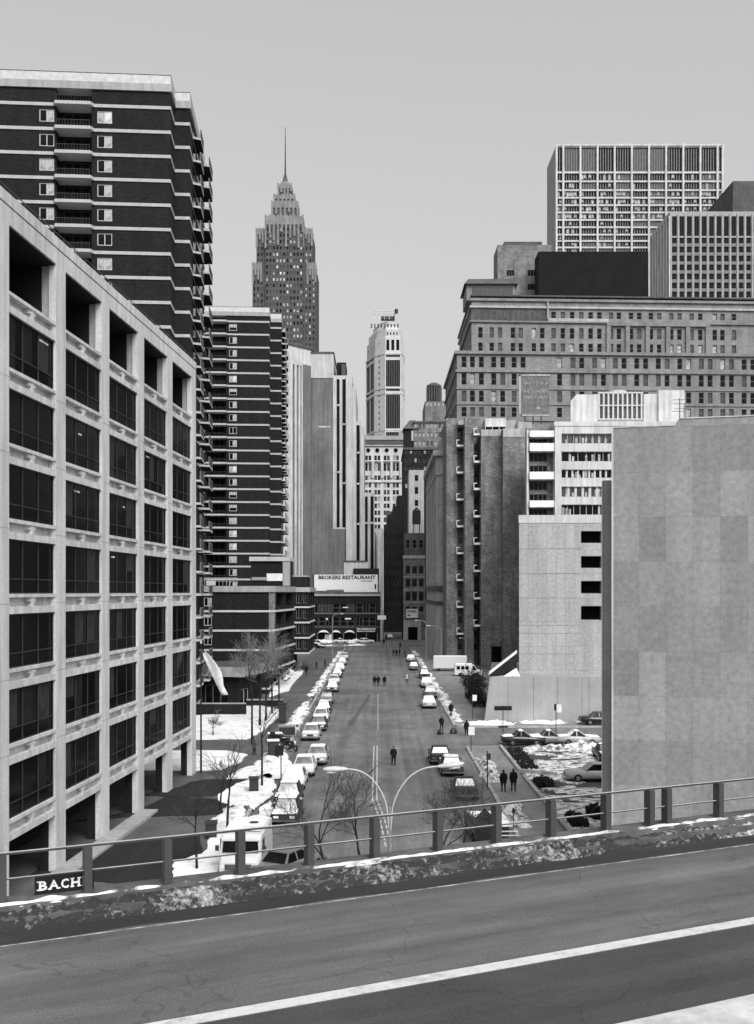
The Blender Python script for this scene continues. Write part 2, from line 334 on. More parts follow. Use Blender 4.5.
# pavements with stone kerbs
def pavement(poly, mat='paving'):
    slab('pavement', poly, -.2, .13, mat)
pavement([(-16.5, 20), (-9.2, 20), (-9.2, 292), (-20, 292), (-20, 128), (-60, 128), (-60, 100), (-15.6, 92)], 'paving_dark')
pavement([(9.0, 40), (12.0, 40), (12.0, 104.5), (9.0, 104.5)])
pavement([(9.0, 120.5), (60, 120.5), (60, 126), (15, 126), (15, 240), (14, 292), (9.0, 292)])
pavement([(-30, 320), (-2.5, 320), (-2.5, 420), (-30, 420)])
def kerb(pts):
    b = MB()
    for (x, y), (X, Y) in zip(pts, pts[1:]):
        u = Vector((X - x, Y - y, 0)); L = u.length; T = Matrix.Translation((x, y, 0)) @ Matrix.Rotation(math.atan2(u.y, u.x), 4, 'Z'); b.box(0, L - .01, -.14, .14, -.2, .135, 'kerb_stone', T)
    tag(b.build('kerb'), kind='structure')
kerb([(-9.05, 20), (-9.05, 292), (-20, 292.2)]); kerb([(8.86, 40), (8.86, 104.6), (12.0, 104.7)]); kerb([(60, 120.35), (10.5, 120.35), (8.86, 122), (8.86, 292), (14, 292.2)]); kerb([(-30, 319.8), (-2.36, 319.8), (-2.36, 420)])
sheet('parking_lot', rect(12.0, 60, 60, 105.5), .0, 'lot_asphalt')
# plaza of the concrete office block
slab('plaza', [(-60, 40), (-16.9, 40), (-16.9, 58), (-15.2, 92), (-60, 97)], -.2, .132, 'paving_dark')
def gpoly(name, px, z, h, mat, kind='structure', jag=0.0, n=5):
    """a patch lying on the ground, its outline taken to real ground positions and roughened"""
    pts = [Vector(G(*p)) for p in px]; out = []
    for a, b in zip(pts, pts[1:] + pts[:1]):
        for i in range(n):
            t = i / n; q = a.lerp(b, t)
            if jag: q += Vector((noise.noise((q.x * .9, q.y * .7, 3)), 1.6 * noise.noise((q.x * .9, q.y * .7, 9)))) * jag
            out.append((q.x, q.y))
    b = MB()
    if h: b.prism(out, z, z + h, mat)
    else: b.face([(x, y, z) for x, y in out], mat)
    bm = bmesh.new(); me = b.mesh(name); bm.from_mesh(me); bmesh.ops.triangulate(bm, faces=bm.faces); bm.to_mesh(me); bm.free()
    return tag(link(name, me), kind=kind)
gpoly('planting_bed', [(140, 797), (180, 789), (195, 783), (215, 781), (260, 782), (246, 789), (228, 797), (180, 800)], .13, .05, 'bed_soil', jag=.25)
gpoly('planting_bed', [(60, 826), (135, 813), (165, 800), (215, 801), (246, 805), (243, 816), (130, 819)], .13, .05, 'bed_soil', jag=.25)
gpoly('planting_bed', [(30, 878), (60, 850), (200, 838), (204, 862), (150, 890)], .13, .05, 'bed_soil', jag=.25)
for p in ([(150, 741), (247, 741), (262, 733), (280, 717), (282, 712), (262, 707), (238, 707), (205, 716), (150, 720)],
          [(120, 753), (225, 752), (247, 757), (240, 764), (222, 771), (190, 773), (120, 772)],
          [(222, 806), (218, 797), (232, 788), (250, 781), (270, 776), (276, 788), (266, 803), (256, 813), (245, 807)],
          [(172, 866), (203, 858), (214, 835), (235, 826), (258, 816), (270, 803), (275, 815), (264, 835), (250, 860), (232, 880), (172, 882)],
          [(226, 780), (240, 771), (262, 766), (285, 756), (296, 770), (280, 780)],
          [(270, 698), (288, 692), (304, 672), (300, 668), (290, 680), (268, 694)]):
    gpoly('snow', p, .12, .09, 'snow_plaza', 'stuff', .45)
def mound(name, pts, width, height, mat, seed=0, step=.3, z=.0, lump=.8):
    """ploughed snow heaped along a line; lumpy, broken by gaps, dying away at both ends"""
    b = MB(); P = [Vector(p) for p in pts]; rowsv = []; tot = sum((q - p).length for p, q in zip(P, P[1:])); run = 0; n = 13
    for a, c in zip(P, P[1:]):
        u = (c - a); LL = u.length; k_ = max(2, int(LL / step)); u.normalize(); m = Vector((-u.y, u.x))
        for i in range(k_ + 1):
            s = run + LL * i / k_; q = a + u * (LL * i / k_); en = min(1, s / 1.2, (tot - s) / 1.2 + .02); r = []
            k = .75 + 1.5 * noise.noise((s * .21 + seed, seed * 3.1, .5)); side = .45 * noise.noise((s * .33, seed, 7)) * width
            for j in range(n):
                t = j / (n - 1) * 2 - 1; ww = width * (1 + .5 * noise.noise((s * .6, seed, t * .7))); x = q + m * (t * ww / 2 + side)
                f = max(0, 1 - t * t) ** .6 * height * (k + lump * .9 * noise.noise((x.x * 1.3, x.y * 1.1, seed)) + lump * .5 * noise.noise((x.x * 3.3, x.y * 2.7, seed))) * en
                r.append((x.x, x.y, z + (f - .06 if abs(t) < .99 else -.12)))
            rowsv.append(r)
        run += LL
    vs = [p for r in rowsv for p in r]
    b.raw(vs, [(i * n + k, i * n + k + 1, (i + 1) * n + k + 1, (i + 1) * n + k) for i in range(len(rowsv) - 1) for k in range(n - 1)], mat, True)
    return tag(b.build(name), kind='stuff')
mound('snow', [(-10.1, 66), (-10.2, 92)], 1.9, .24, 'snow_kerb', 1, z=.08)
mound('snow', [(-10.0, 92), (-9.8, 112), (-9.9, 140)], 1.8, .34, 'snow_kerb', 4, z=.08); mound('snow', [(-9.9, 140), (-9.8, 180), (-9.7, 275)], 1.2, .28, 'snow_kerb', 2, z=.08, step=.5)
mound('snow', [(-16.3, 160), (-16.6, 226)], 1.2, .5, 'snow_kerb', 12, z=.05)
mound('snow', [(9.4, 84), (9.7, 92), (9.5, 97)], 1.5, .8, 'snow_dirty', 6, z=.05); mound('snow', [(9.6, 124), (9.5, 150), (9.4, 200)], 1.2, .4, 'snow_kerb', 7, z=.08, step=.5); mound('snow', [(9.5, 212), (9.4, 270)], 1.1, .4, 'snow_kerb', 17, z=.08, step=.5)
mound('snow', [(9.5, 121.5), (12.5, 121.6), (16, 122)], 1.7, .5, 'snow', 8, z=.08); mound('snow', [(15.5, 123.6), (24, 123.8), (33, 123.6)], 2.4, .45, 'snow', 9, z=.08)
mound('snow', [(9.4, 68), (9.6, 72), (9.7, 76)], 1.4, .45, 'snow_dirty', 16, z=.05)
mound('snow', [(-30, 321), (-15, 320.8), (-3.2, 321)], 3.0, .6, 'snow', 10, z=.08); mound('snow', [(-28, 303), (-16, 302), (-3, 306)], 2.0, .5, 'snow', 11, z=.0)
# trodden, half-thawed snow over the parking lot: many irregular flat patches
def lot_snow():
    b = MB(); st = .4; x0, x1, y0, y1 = 12.5, 33, 64, 103; nx, ny = int((x1 - x0) / st), int((y1 - y0) / st)
    def on(x, y):
        k = noise.fractal((x * .22, y * .42, 4.2), .8, 2.1, 5) + .25 * math.sin(y * .42 + 1.2)
        if 83 < y < 87.5: k -= .5
        return k
    g = [[on(x0 + i * st, y0 + j * st) for j in range(ny + 1)] for i in range(nx + 1)]
    for i in range(nx):
        for j in range(ny):
            a = (g[i][j] + g[i + 1][j] + g[i][j + 1] + g[i + 1][j + 1]) / 4
            if a > -.17: b.face([(x0 + (i + p) * st, y0 + (j + q) * st, .012 + .16 * max(0, min(1, g[i + p][j + q] + .17))) for p, q in ((0, 0), (1, 0), (1, 1), (0, 1))], 'snow_dirty', True)
    tag(b.build('snow'), kind='stuff')
lot_snow()
mound('snow', [(14.2, 104), (34, 104)], 1.4, .5, 'snow_dirty', 13, z=.02); mound('snow', [(14, 86.9), (17.5, 87.3), (21, 89)], .9, .4, 'snow', 14, z=.02); mound('snow', [(16, 80), (22, 81.5), (27, 81)], 1.6, .5, 'snow_dirty', 15, z=.02)
# low walls of the parking lot
def lowwall(name, pts, h, t, mat, label):
    b = MB()
    for (x, y), (X, Y) in zip(pts, pts[1:]):
        u = Vector((X - x, Y - y, 0)); T = Matrix.Translation((x, y, 0)) @ Matrix.Rotation(math.atan2(u.y, u.x), 4, 'Z'); b.box(0, u.length, -t / 2, t / 2, -.1, h, mat, T)
    return tag(b.build(name), label, 'wall')
lowwall('kerb_wall', [(12.15, 104.2), (12.15, 90), (15.0, 88.2)], .35, .3, 'kerb_stone', 'low pale kerb wall turning the far corner of the snowy parking lot')
lowwall('kerb_wall', [(12.15, 87.5), (12.3, 62)], .3, .3, 'kerb_stone', 'low pale kerb wall between right pavement and near half of the snowy lot')
# road markings
b = MB()
for o in (-.16, .16):
    P_ = [(-.25, 106), (-.25, 78.5), (.30, 71.5), (.66, 63.5)]
    for k_, ((x0_, y0_), (x1_, y1_)) in enumerate(zip(P_, P_[1:])):
        n_ = 1 if k_ == 0 else 5
        for q in range(n_):
            t0, t1 = q / n_, (q + (1 if n_ == 1 else .72)) / n_; xa_, xb_, ya_, yb_ = x0_ + (x1_ - x0_) * t0 + o, x0_ + (x1_ - x0_) * t1 + o, y0_ + (y1_ - y0_) * t0, y0_ + (y1_ - y0_) * t1
            b.face([(xb_ - .05, yb_, 0), (xb_ + .05, yb_, 0), (xa_ + .05, ya_, 0), (xa_ - .05, ya_, 0)], 'worn_street')
b.face([(-.06, 118, 0), (.06, 118, 0), (.06, 160, 0), (-.06, 160, 0)], 'worn_paint')
tag(b.build('lane_marking'), kind='structure')

b = MB(); q_ = [G(368.5, 694), G(371, 695), G(353, 726), G(347.5, 725)]; b.face([(x, y, -.004) for x, y in q_], 'lot_asphalt2'); tag(b.build('road_patch'), kind='structure')
# ---------------------------------------------------------------- the elevated roadway across the foreground
DECK = EYE - 5.3
DU = Vector((.905, .426, 0)).normalized(); DN = Vector((-DU.y, DU.x, 0))     # along the parapet, and outward over the street
DO = Vector((-5.49, 16.1, DECK)); DROT = math.atan2(DU.y, DU.x)
DT = Matrix.Translation(DO) @ Matrix.Rotation(DROT, 4, 'Z')                   # local x along the parapet, y outward, z up from the asphalt
def deck(mb, name, kind='structure', lab=None, cat=None):
    o = mb.build(name); o.matrix_world = DT; return tag(o, lab, cat, None, kind)
b = MB(); b.box(-40, 60, -22, 1.35, -1.1, 0, 'deck_asphalt'); deck(b, 'elevated_road')
b = MB(); b.face([(-40, -4.30, .004), (60, -4.30, .004), (60, -4.03, .004), (-40, -4.03, .004)], 'road_paint')
deck(b, 'lane_marking')
b = MB(); b.face([(-40, -.33, .004), (60, -.33, .004), (60, -.28, .004), (-40, -.28, .004)], 'worn_paint'); deck(b, 'lane_marking')
b = MB(); n_ = 130; b.raw([(-14 + i * .35, -.24 + .12 * noise.noise((i * .21, 3, 3)), .003) for i in range(n_)] + [(-14 + i * .35, .5, .003) for i in range(n_)], [(i, i + 1, n_ + i + 1, n_ + i) for i in range(n_ - 1)], 'gutter_dark'); deck(b, 'gutter')  # strip of darker asphalt with a wavering edge
b = MB(); b.face([(-40, -6.79, .003), (60, -6.79, .003), (60, -4.33, .003), (-40, -4.33, .003)], 'deck_asphalt_dark'); deck(b, 'elevated_road')
b = MB(); b.box(-40, 60, -8.0, -6.80, -.3, .16, 'concrete_pale'); deck(b, 'kerb')
# parapet beam, with a ledge of old snow
b = MB(); b.box(-40, 60, .72, 1.3, -1.3, .30, 'beam_concrete'); b.box(-40, 60, .45, .722, -.3, .16, 'beam_concrete')
o = deck(b, 'parapet', None, 'grey concrete parapet beam edging the elevated roadway below the railing', 'parapet')
# wind-blown dirty snow bank against the parapet
def bank():
    b = MB(); n = 15; st = .07; rr = []
    for i in range(int(46 / st)):
        x = -15 + i * st; r = []; mask = .8 + .35 * noise.noise((x * .35, 2, 1)) - max(0, (x - 9) * .03)
        for j in range(n):
            t = j / (n - 1); y = .33 + .43 * t + .07 * noise.noise((x * 1.3, t * 2, 8)) * (1 - t)
            h = (.03 + .30 * t ** .6) * mask
            h += (.11 * noise.noise((x * 3.1, y * 4.0, 1.7)) + .085 * noise.noise((x * 8.5, y * 9, 5.1)) + .045 * noise.noise((x * 19, y * 20, 7))) * min(1, t * 5) * min(1, (1 - t) * 4 + .15)
            if j == 0: h = -.03
            r.append((x, y, h))
        rr.append(r)
    vs = [p for r in rr for p in r]
    b.raw(vs, [(i * n + k, i * n + k + 1, (i + 1) * n + k + 1, (i + 1) * n + k) for i in range(len(rr) - 1) for k in range(n - 1)], 'snow_bank', False)
    deck(b, 'snow', 'stuff')
    b = MB(); rr = []
    for i in range(int(46 / .1)):
        x = -15 + i * .1; wd = .055 + .07 * noise.noise((x * .9, 4, 0)) + .06 * noise.noise((x * 4, 1, 0)); c = .79 + .03 * noise.noise((x * 2, 0, 5)); h = .305 + max(0, .035 + .05 * noise.noise((x * 2.7, 3, 3)))
        wd = max(.01, wd); rr.append([(x, c - wd, .27), (x, c - wd * .6, h - .015), (x, c, h), (x, c + wd * .7, h - .01), (x, c + wd, .27)])
    b.raw([p for r in rr for p in r], [(i * 5 + k, i * 5 + k + 1, (i + 1) * 5 + k + 1, (i + 1) * 5 + k) for i in range(len(rr) - 1) for k in range(4)], 'snow_dirty', True)
    deck(b, 'snow', 'stuff')
bank()
# railing
RA = thing('railing', 'two-rail metal railing with flat upright posts along the elevated roadway', 'railing'); RA.matrix_world = DT
RY = .98
for k, s in enumerate([-14.6, -13.3, -12.0, -10.6, -9.3, -7.96, -6.63, -5.3, -3.97, -2.63, -1.3, .05, 1.39, 2.7, 4.01, 5.33, 6.68, 8.0, 9.3, 10.68, 11.83, 12.3, 13.76, 15.1, 16.4, 17.7, 19.1, 20.4, 21.7, 23.0, 24.4, 25.7, 27.0, 28.4]):
    b = MB(); x = s + 1.13; b.box(x - .065, x + .065, RY - .10, RY + .10, .30, 1.06, 'post_steel'); b.box(x - .09, x + .09, RY - .14, RY + .15, .295, .325, 'post_steel'); b.build('post', RA)
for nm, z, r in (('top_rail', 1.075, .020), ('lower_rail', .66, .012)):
    b = MB(); b.box(-14.5, 30, RY - r * 1.3, RY + r * 1.3, z - r * .8, z + r * .8, 'rail_steel'); b.box(-14.5, 30, RY - r * 1.1, RY + r * 1.1, z + r * .8 + .001, z + r * .8 + .009, 'rail_lit_top'); b.build(nm, RA)  # pale strip paints the sky's light onto the upper face of each rail
# lettered board fixed outside the railing
b = MB(); T0 = Matrix.Translation((.36, RY + .18, .29))
SB = thing('sign_board', 'small black board with white letters BACH fixed outside the railing', 'sign'); SB.matrix_world = DT @ T0
b.box(0, .96, 0, .05, 0, .31, 'black_paint'); b.build('board', SB)
b = MB()                                                             # slab-serif capitals
for ch, x0_, x1_, stems in (('B', .06, .19, ((.06, 0),)), ('A', .225, .385, ((.235, 1), (.375, 1))), ('C', .42, .545, ()), ('H', .585, .725, ((.60, 0), (.71, 0))), ('I', .775, .80, ((.787, 0),))):
    text_mesh(b, ch, .145, Matrix.Translation(((x0_ + x1_) / 2, -.012, .085)), 'letter_white', x1_ - x0_, .005, .02)
    for sx, foot in stems:
        b.box(sx - .028, sx + .034, -.021, -.003, .083, .099, 'letter_white')
        if not foot: b.box(sx - .028, sx + .034, -.021, -.003, .216, .232, 'letter_white')
b.build('lettering', SB)

# ================================================================ buildings on the left
# ---- concrete office block: local x runs along its street face away from the camera
C0 = (PX(61, 58.3), 58.3); C4 = (PX(194, 88.6), 88.6)
AZ = math.atan2(C4[1] - C0[1], C4[0] - C0[0]); BAY = math.hypot(C4[0] - C0[0], C4[1] - C0[1]) / 4
OB = thing('office_block', 'pale concrete office block with a grid of dark windows over a ground floor arcade', 'office building', (C0[0], C0[1], 0), AZ)
CW, TOPZ = .71, 35.0                               # half column width, roof height
s0, s1 = -2 * BAY, 4 * BAY
WT = [29.25 - 3.71 * i for i in range(7)]; WB = [t - 2.71 for t in WT]
fm = 'concrete_frame'
for k in range(-2, 5):
    b = MB(); z = [0, 3.6]
    b.box(k * BAY - CW, k * BAY + CW, 0, .42, 0, 33.5, fm); b.box(k * BAY - CW + .03, k * BAY + CW - .03, .42, .95, 0, 3.6, 'shade_stone')  # back of the column coloured dark for the shaded arcade reveal
    for t in WB[:-1]: b.box(k * BAY - CW - .002, k * BAY + CW + .002, -.004, .1, t - .52, t - .48, 'concrete_mid')
    b.build('column', OB)
for k in range(-2, 4):
    x0, x1 = k * BAY + CW, (k + 1) * BAY - CW; xm = (x0 + x1) / 2
    for i in range(-1, 7):
        zt, zb = (WB[i] if i >= 0 else 30.28), (WT[i + 1] if i < 6 else 3.25)
        b = MB(); b.box(x0, x1, .36, .85, zb, zt - .18, fm); b.box(x0, x1, .01, .85, zt - .18, zt, fm)
        b.box(x0, x1, .03, .36, zb, zb + .36, fm); b.box(xm - .16, xm + .16, .05, .36, zb + .36, zt - .18, fm); b.box(xm - .45, xm + .45, .08, .36, zt - .40, zt - .18, fm); b.box(x0, x0 + .2, .06, .36, zb + .36, zt - .18, fm); b.box(x1 - .2, x1, .06, .36, zb + .36, zt - .18, fm)
        b.build('spandrel', OB)
WF = MB(); WF.box(-(BAY / 2 - CW), BAY / 2 - CW, 0, .1, 0, .06, 'frame_dark'); WF.box(-(BAY / 2 - CW), BAY / 2 - CW, 0, .1, 2.65, 2.71, 'frame_dark')
for x in (-1, -.34, .33, 1): q = x * (BAY / 2 - CW - .03); WF.box(q - .03, q + .03, 0, .1, .06, 2.65, 'frame_dark')
WF.box(-(BAY / 2 - CW), BAY / 2 - CW, .0, .08, .72, .77, 'frame_dark'); wf = WF.mesh('window')
WP = MB(); WP.box(-(BAY / 2 - CW), BAY / 2 - CW, 0, .03, .06, 2.65, 'glass_black'); wp = WP.mesh('pane')
for k in range(-2, 4):
    for i in range(7):
        o = link('window', wf, OB, ((k + .5) * BAY, .16, WB[i])); link('pane', wp, o, (0, .05, 0))
# a few ceiling tubes and a pale blind seen through the glass
b = MB()
for k, i, x, z, w in ((0, 2, -1.2, 2.2, .9), (1, 2, .3, 2.0, .35), (2, 1, -2, 2.35, .8), (0, 1, -.5, 1.9, .5), (-1, 0, 1.2, 2.3, 1.2), (1, 3, -2.1, 2.3, .7)):
    X = (k + .5) * BAY + x; b.box(X, X + w, .185, .20, WB[i] + z, WB[i] + z + .1, 'glass_pale')
b.build('ceiling_light', OB)
b = MB(); rr = random.Random(8)
for k in range(-1, 4):
    for i in range(7):
        for q in range(3):
            if rr.random() < .32:
                x = (k + .5) * BAY + (-1, -.34, .33)[q] * (BAY / 2 - CW - .05) + .08; w_ = 1.85; z = rr.choice((.8, .8, 1.5, .1)); b.box(x, x + w_ * rr.uniform(.5, 1), .195, .205, WB[i] + z, WB[i] + 2.62, rr.choice(('sheen_dim', 'sheen_dim', 'sheen_dark')))  # random lighter panels stand in for reflections the black glass lacks
tag(b.build('blind', OB), kind='stuff')
b = MB(); b.box(s0 - CW, s1 + CW, .0, 1.1, 33.5, 34.35, fm); b.box(s0 - CW, s1 + CW, .1, 1.1, 34.35, 34.42, 'concrete_mid'); b.box(s0 - CW, s1 + CW, -.03, 1.1, 34.42, TOPZ, fm)
b.box(s1 + CW - 1.6, s1 + CW, 1.1, 24, 33.5, TOPZ, fm); b.box(s0, s1 + CW - 1.6, 1.1, 24, 33.9, 34.4, 'roof_tar'); b.build('roof', OB)
b = MB(); b.box(s0, s1 + CW, .3, .34, TOPZ + .5, TOPZ + .54, 'dark_metal')
for i in range(26): x = s0 + (s1 + CW - s0) * i / 25.5; b.box(x, x + .05, .3, .34, TOPZ, TOPZ + .5, 'dark_metal')
b.build('roof_rail', OB)
b = MB(); b.box(s0 - CW, s1 + CW - .3, .9, 24, 3.6, 29.9, 'void'); b.box(s0 - CW, s1 + CW - .9, 3.6, 24, 29.9, 33.6, 'shade_stone'); b.box(s0 - CW, 2 * BAY - .5, 4.2, 24, 0.13, 3.6, 'shade_stone')
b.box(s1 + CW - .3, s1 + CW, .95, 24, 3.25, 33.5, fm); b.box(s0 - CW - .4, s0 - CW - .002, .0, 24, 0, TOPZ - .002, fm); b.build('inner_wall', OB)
for k in range(2, 5):
    for y in (8.5, 16.5): b = MB(); b.box(k * BAY - .5, k * BAY + .5, y, y + 1, 0, 3.6, 'dark_stone'); b.build('column', OB)
for k in range(-2, 5):
    b = MB(); b.box(k * BAY - .6, k * BAY + .6, .42, .85, 30.28, 33.41, 'concrete_mid'); b.box(k * BAY - .55, k * BAY + .55, .85, 3.6, 30.28, 33.41, 'shade_stone'); b.build('loggia_pier', OB)  # pier turns dark behind its face, shade painted into the loggia
b = MB(); b.box(s0, s1 + CW - .35, .12, 3.6, 33.42, 33.495, 'shade_stone'); b.build('loggia_ceiling', OB)  # dark panel paints the shade on the soffit
b = MB(); b.box(-BAY * .7, -BAY * .45, 3.5, 3.58, 31.6, 32.5, 'glass_pale'); b.build('loggia_window', OB)
# white frame walls round the sunken plaza, and steps
b = MB(); b.box(-2.2, 2 * BAY, -1.2, 0, .0, .32, 'concrete_mid'); o = b.build('plinth', OB)

# ---- two brick apartment towers: dark walls, a pale slab edge on every floor, stacked balconies
def apartment_tower(label, cx, cy, rz, front, step, second, side, floors, pitch, band0, roofz, wins, recess, bal, width_parts):
    B = Bld('apartment_tower', label, 'apartment tower', (cx, cy, 0), rz, 'brick_black')
    r0, r1 = recess
    poly = [(-front, 0), (r0, 0), (r0, 1.6), (r1, 1.6), (r1, 0), (0, 0), (0, step), (second, step), (second, step + bal[0][0]), (second, step + side), (-front, step + side)]
    zs = rows(band0 % pitch + 1.0, floors, pitch, 1.4); zs = [q for q in zs if q[1] < roofz - .92]
    sty = lambda iu, iz: random.choice(('half', 'half', 'half', 'two', 'shade'))
    kw = dict(zs=zs, style=sty, gls=(('glass_dark', 5), ('glass_blind', 1.4)), fr='frame_pale', depth=.16)
    L0 = r0 + front
    sp = {0: dict(us=[(a + front, b + front) for a, b in wins if b < r0], **kw), 4: dict(us=[(a - r1, b - r1) for a, b in wins if a > r1], **kw), 2: dict(us=[(.5, (r1 - r0) - .5)], zs=[(a - .7, b + .2) for a, b in zs], style='n3', gls=(('glass_dark', 1),), fr='frame_dark', depth=.15)}
    B.block(poly, 0, roofz - .9, sp)
    core = [(-front, 0), (0, 0), (0, step), (second, step), (second, step + side), (-front, step + side)]
    # pale concrete slab edge of each floor; the recess closed by a balcony slab
    sl = MB(); sl.prism(offset(core, .10), 0, .36, 'slab_edge'); sl.prism([(r0 - .3, -.1), (r0, -.75), (r1, -.75), (r1 + .3, -.1)], 0, .36, 'slab_edge'); sm = sl.mesh('floor_slab')
    bl = MB(); bl.box(r0 + .1, r1 - .1, -.72, -.68, 1.0, 1.05, 'dark_metal')
    for i in range(12): x = r0 + .15 + (r1 - r0 - .3) * i / 11; bl.box(x - .02, x + .02, -.72, -.68, .36, 1.0, 'dark_metal')
    bm_ = bl.mesh('balcony_railing')
    n = int((band0) / pitch)
    for k in range(n + 1):
        z = band0 - pitch * k
        if z < .5: break
        o = link('floor_slab', sm, B.o, (0, 0, z)); link('balcony_railing', bm_, o)
    for (y0, y1, out) in bal:                                          # balconies on the street side
        m = MB(); q = [(second, step + y0), (second + out, step + y0 + .5), (second + out, step + y1 - .2), (second, step + y1)]
        m.prism(q, 0, .26, 'slab_edge'); m.prism([(x * 1.0, y) for x, y in q], -.02, -.003, 'shade_stone'); bm1 = m.mesh('balcony')  # thin dark plate below the slab paints the shade under each balcony
        m = MB(); m.box(second + out - .09, second + out - .01, step + y0 + .5, step + y1 - .2, .30, 1.25, 'brick_black')
        for i in range(8): y = step + y0 + .5 + (y1 - y0 - .7) * i / 7; m.box(second + out - .10, second + out, y - .03, y + .03, .30, 1.3, 'frame_mid')
        m.box(second + out - .12, second + out + .02, step + y0 + .5, step + y1 - .2, 1.25, 1.33, 'grey_metal'); pm = m.mesh('parapet')
        dk = MB(); dk.box(second - .02, second + .03, step + y0 + .8, step + y1 - .8, .32, 2.45, 'glass_dark'); dm = dk.mesh('balcony_door')
        for k in range(n + 1):
            z = band0 - pitch * k
            if z < 2: break
            o = link('balcony', bm1, B.o, (0, 0, z + .04)); link('parapet', pm, o); link('balcony_door', dm, o)
    b = MB(); b.prism(offset(core, .22), roofz - .9, roofz - .05, 'concrete_mid'); b.prism(offset(core, -.3), roofz - .05, roofz, 'roof_tar'); B.part('roof', b)
    b = MB()
    q = offset(core, .1)
    for a, c in zip(q, q[1:] + q[:1]):
        u = Vector((c[0] - a[0], c[1] - a[1], 0)); T = Matrix.Translation((a[0], a[1], roofz - .05)) @ Matrix.Rotation(math.atan2(u.y, u.x), 4, 'Z')
        b.box(.03, u.length - .03, 0, .03, 0, 1.0, 'mesh_fence', T); b.box(0, u.length, -.02, .05, 1.0, 1.07, 'dark_metal', T)
    B.part('roof_fence', b)
    return B
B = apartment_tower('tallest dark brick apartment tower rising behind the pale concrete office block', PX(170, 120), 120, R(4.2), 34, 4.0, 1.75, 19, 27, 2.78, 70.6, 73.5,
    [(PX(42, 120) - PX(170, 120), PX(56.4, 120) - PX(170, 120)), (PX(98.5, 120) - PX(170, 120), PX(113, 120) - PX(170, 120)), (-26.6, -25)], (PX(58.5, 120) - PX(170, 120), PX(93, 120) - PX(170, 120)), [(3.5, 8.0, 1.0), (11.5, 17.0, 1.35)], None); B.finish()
x0 = PX(269, 224)
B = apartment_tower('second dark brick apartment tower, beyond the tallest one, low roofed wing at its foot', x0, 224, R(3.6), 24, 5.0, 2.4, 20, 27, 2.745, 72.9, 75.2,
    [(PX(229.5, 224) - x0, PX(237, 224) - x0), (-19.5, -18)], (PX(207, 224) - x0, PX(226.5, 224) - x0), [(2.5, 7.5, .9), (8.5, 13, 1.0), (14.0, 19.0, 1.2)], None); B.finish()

# ---- low brick wing in front of the second tower
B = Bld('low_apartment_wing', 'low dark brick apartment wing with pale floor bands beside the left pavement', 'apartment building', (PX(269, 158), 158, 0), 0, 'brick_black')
X0 = PX(269, 158)
pg = [(-22, 0), (0, 0), (-.4, 60), (-22, 60)]                       # ground floor set back under the upper floors
pa = [(-22, 0), (0, 0), (.7, 1.2), (2.3, 19), (.3, 20.5), (.3, 42), (3.2, 42), (3.2, 60), (-22, 60)]
B.block(pg, 0, 3.84, {1: dict(us=bays(60, 10, 4.2), zs=[(.5, 3.2)], style='n3', gls=(('glass_dark', 1),), fr='frame_mid', depth=.4), 0: dict(us=[(8.5, 9.7), (12.2, 13.4)], zs=[(1.2, 2.5)], style='half', fr='frame_pale', depth=.15)})
zw = rows(4.6, 4, 2.92, 1.9)
B.block(pa, 3.84, 16.1, {2: dict(us=[(1.8, 8.0), (9.6, 16.6)], zs=zw, style='n3', gls=(('glass_dark', 1),), fr='frame_dark', depth=1.0), 5: dict(us=[(.5, 1.5), (1.8, 2.6)], zs=zw, style='two', gls=(('glass_dark', 1),), fr='frame_mid', depth=.3),
    0: dict(us=[(8.5, 9.7), (12.2, 13.4)], zs=rows(4.6, 4, 2.92, 1.3), style=['half', 'two'], fr='frame_pale', depth=.15), 6: dict(us=bays(18, 3, 3.6), zs=zw, style='n3', fr='frame_dark', depth=.8)}, bottom=True)
b = MB(); b.prism([(0, -.12), (.82, 1.15), (.70, 1.3), (-.05, .05)], 3.84, 15.5, 'brick_brown'); B.part('corner_strip', b)
sl = MB(); pb = offset(pa, .16); sl.prism(pb, 0, .30, 'slab_bright'); sm = sl.mesh('floor_slab')
for z in (3.7, 6.62, 9.54, 12.46): link('floor_slab', sm, B.o, (0, 0, z))
b = MB(); b.prism(offset(pg, .12), .8, 1.1, 'slab_edge'); B.part('base_band', b)
b = MB(); b.prism(offset(pa, .3), 15.5, 16.4, 'concrete_mid', 'roof_tar'); B.part('roof', b)
b = MB()
for i in range(14): x = -12 + .55 * i; b.box(x, x + .05, .5, .55, 16.5, 17.6, 'pale_metal')
b.box(-12, -4.8, .5, .55, 17.6, 17.66, 'pale_metal'); b.box(-9.6, -8.2, .9, 1.0, 16.5, 17.2, 'white_paint'); b.box(-12, -4.8, .5, .55, 17.1, 17.14, 'pale_metal'); B.part('roof_rail', b)
b = MB(); b.box(-4.2, 2.1, 12, 18, 16.5, 20.5, 'brick_black'); b.box(-4.4, 2.3, 11.6, 18.2, 20.5, 21.2, 'concrete_pale'); b.box(1.0, 2.2, 11.75, 12, 16.5, 20.5, 'concrete_mid'); b.box(-1.6, .95, 11.8, 12, 17.3, 18.5, 'white_paint'); b.box(-4.0, -1.7, 11.8, 12, 17.4, 17.9, 'concrete_mid'); B.part('roof_hut', b)
b = MB(); b.box(-3, 1.6, 24, 34, 16.4, 17.6, 'brick_dim'); B.part('roof_hut', b); b = MB(); b.box(-.5, 2.8, 44, 52, 16.4, 18.4, 'brick_dim'); b.box(-.6, 2.9, 43.9, 52.1, 18.4, 18.7, 'concrete_mid'); B.part('roof_hut', b)
B.finish()
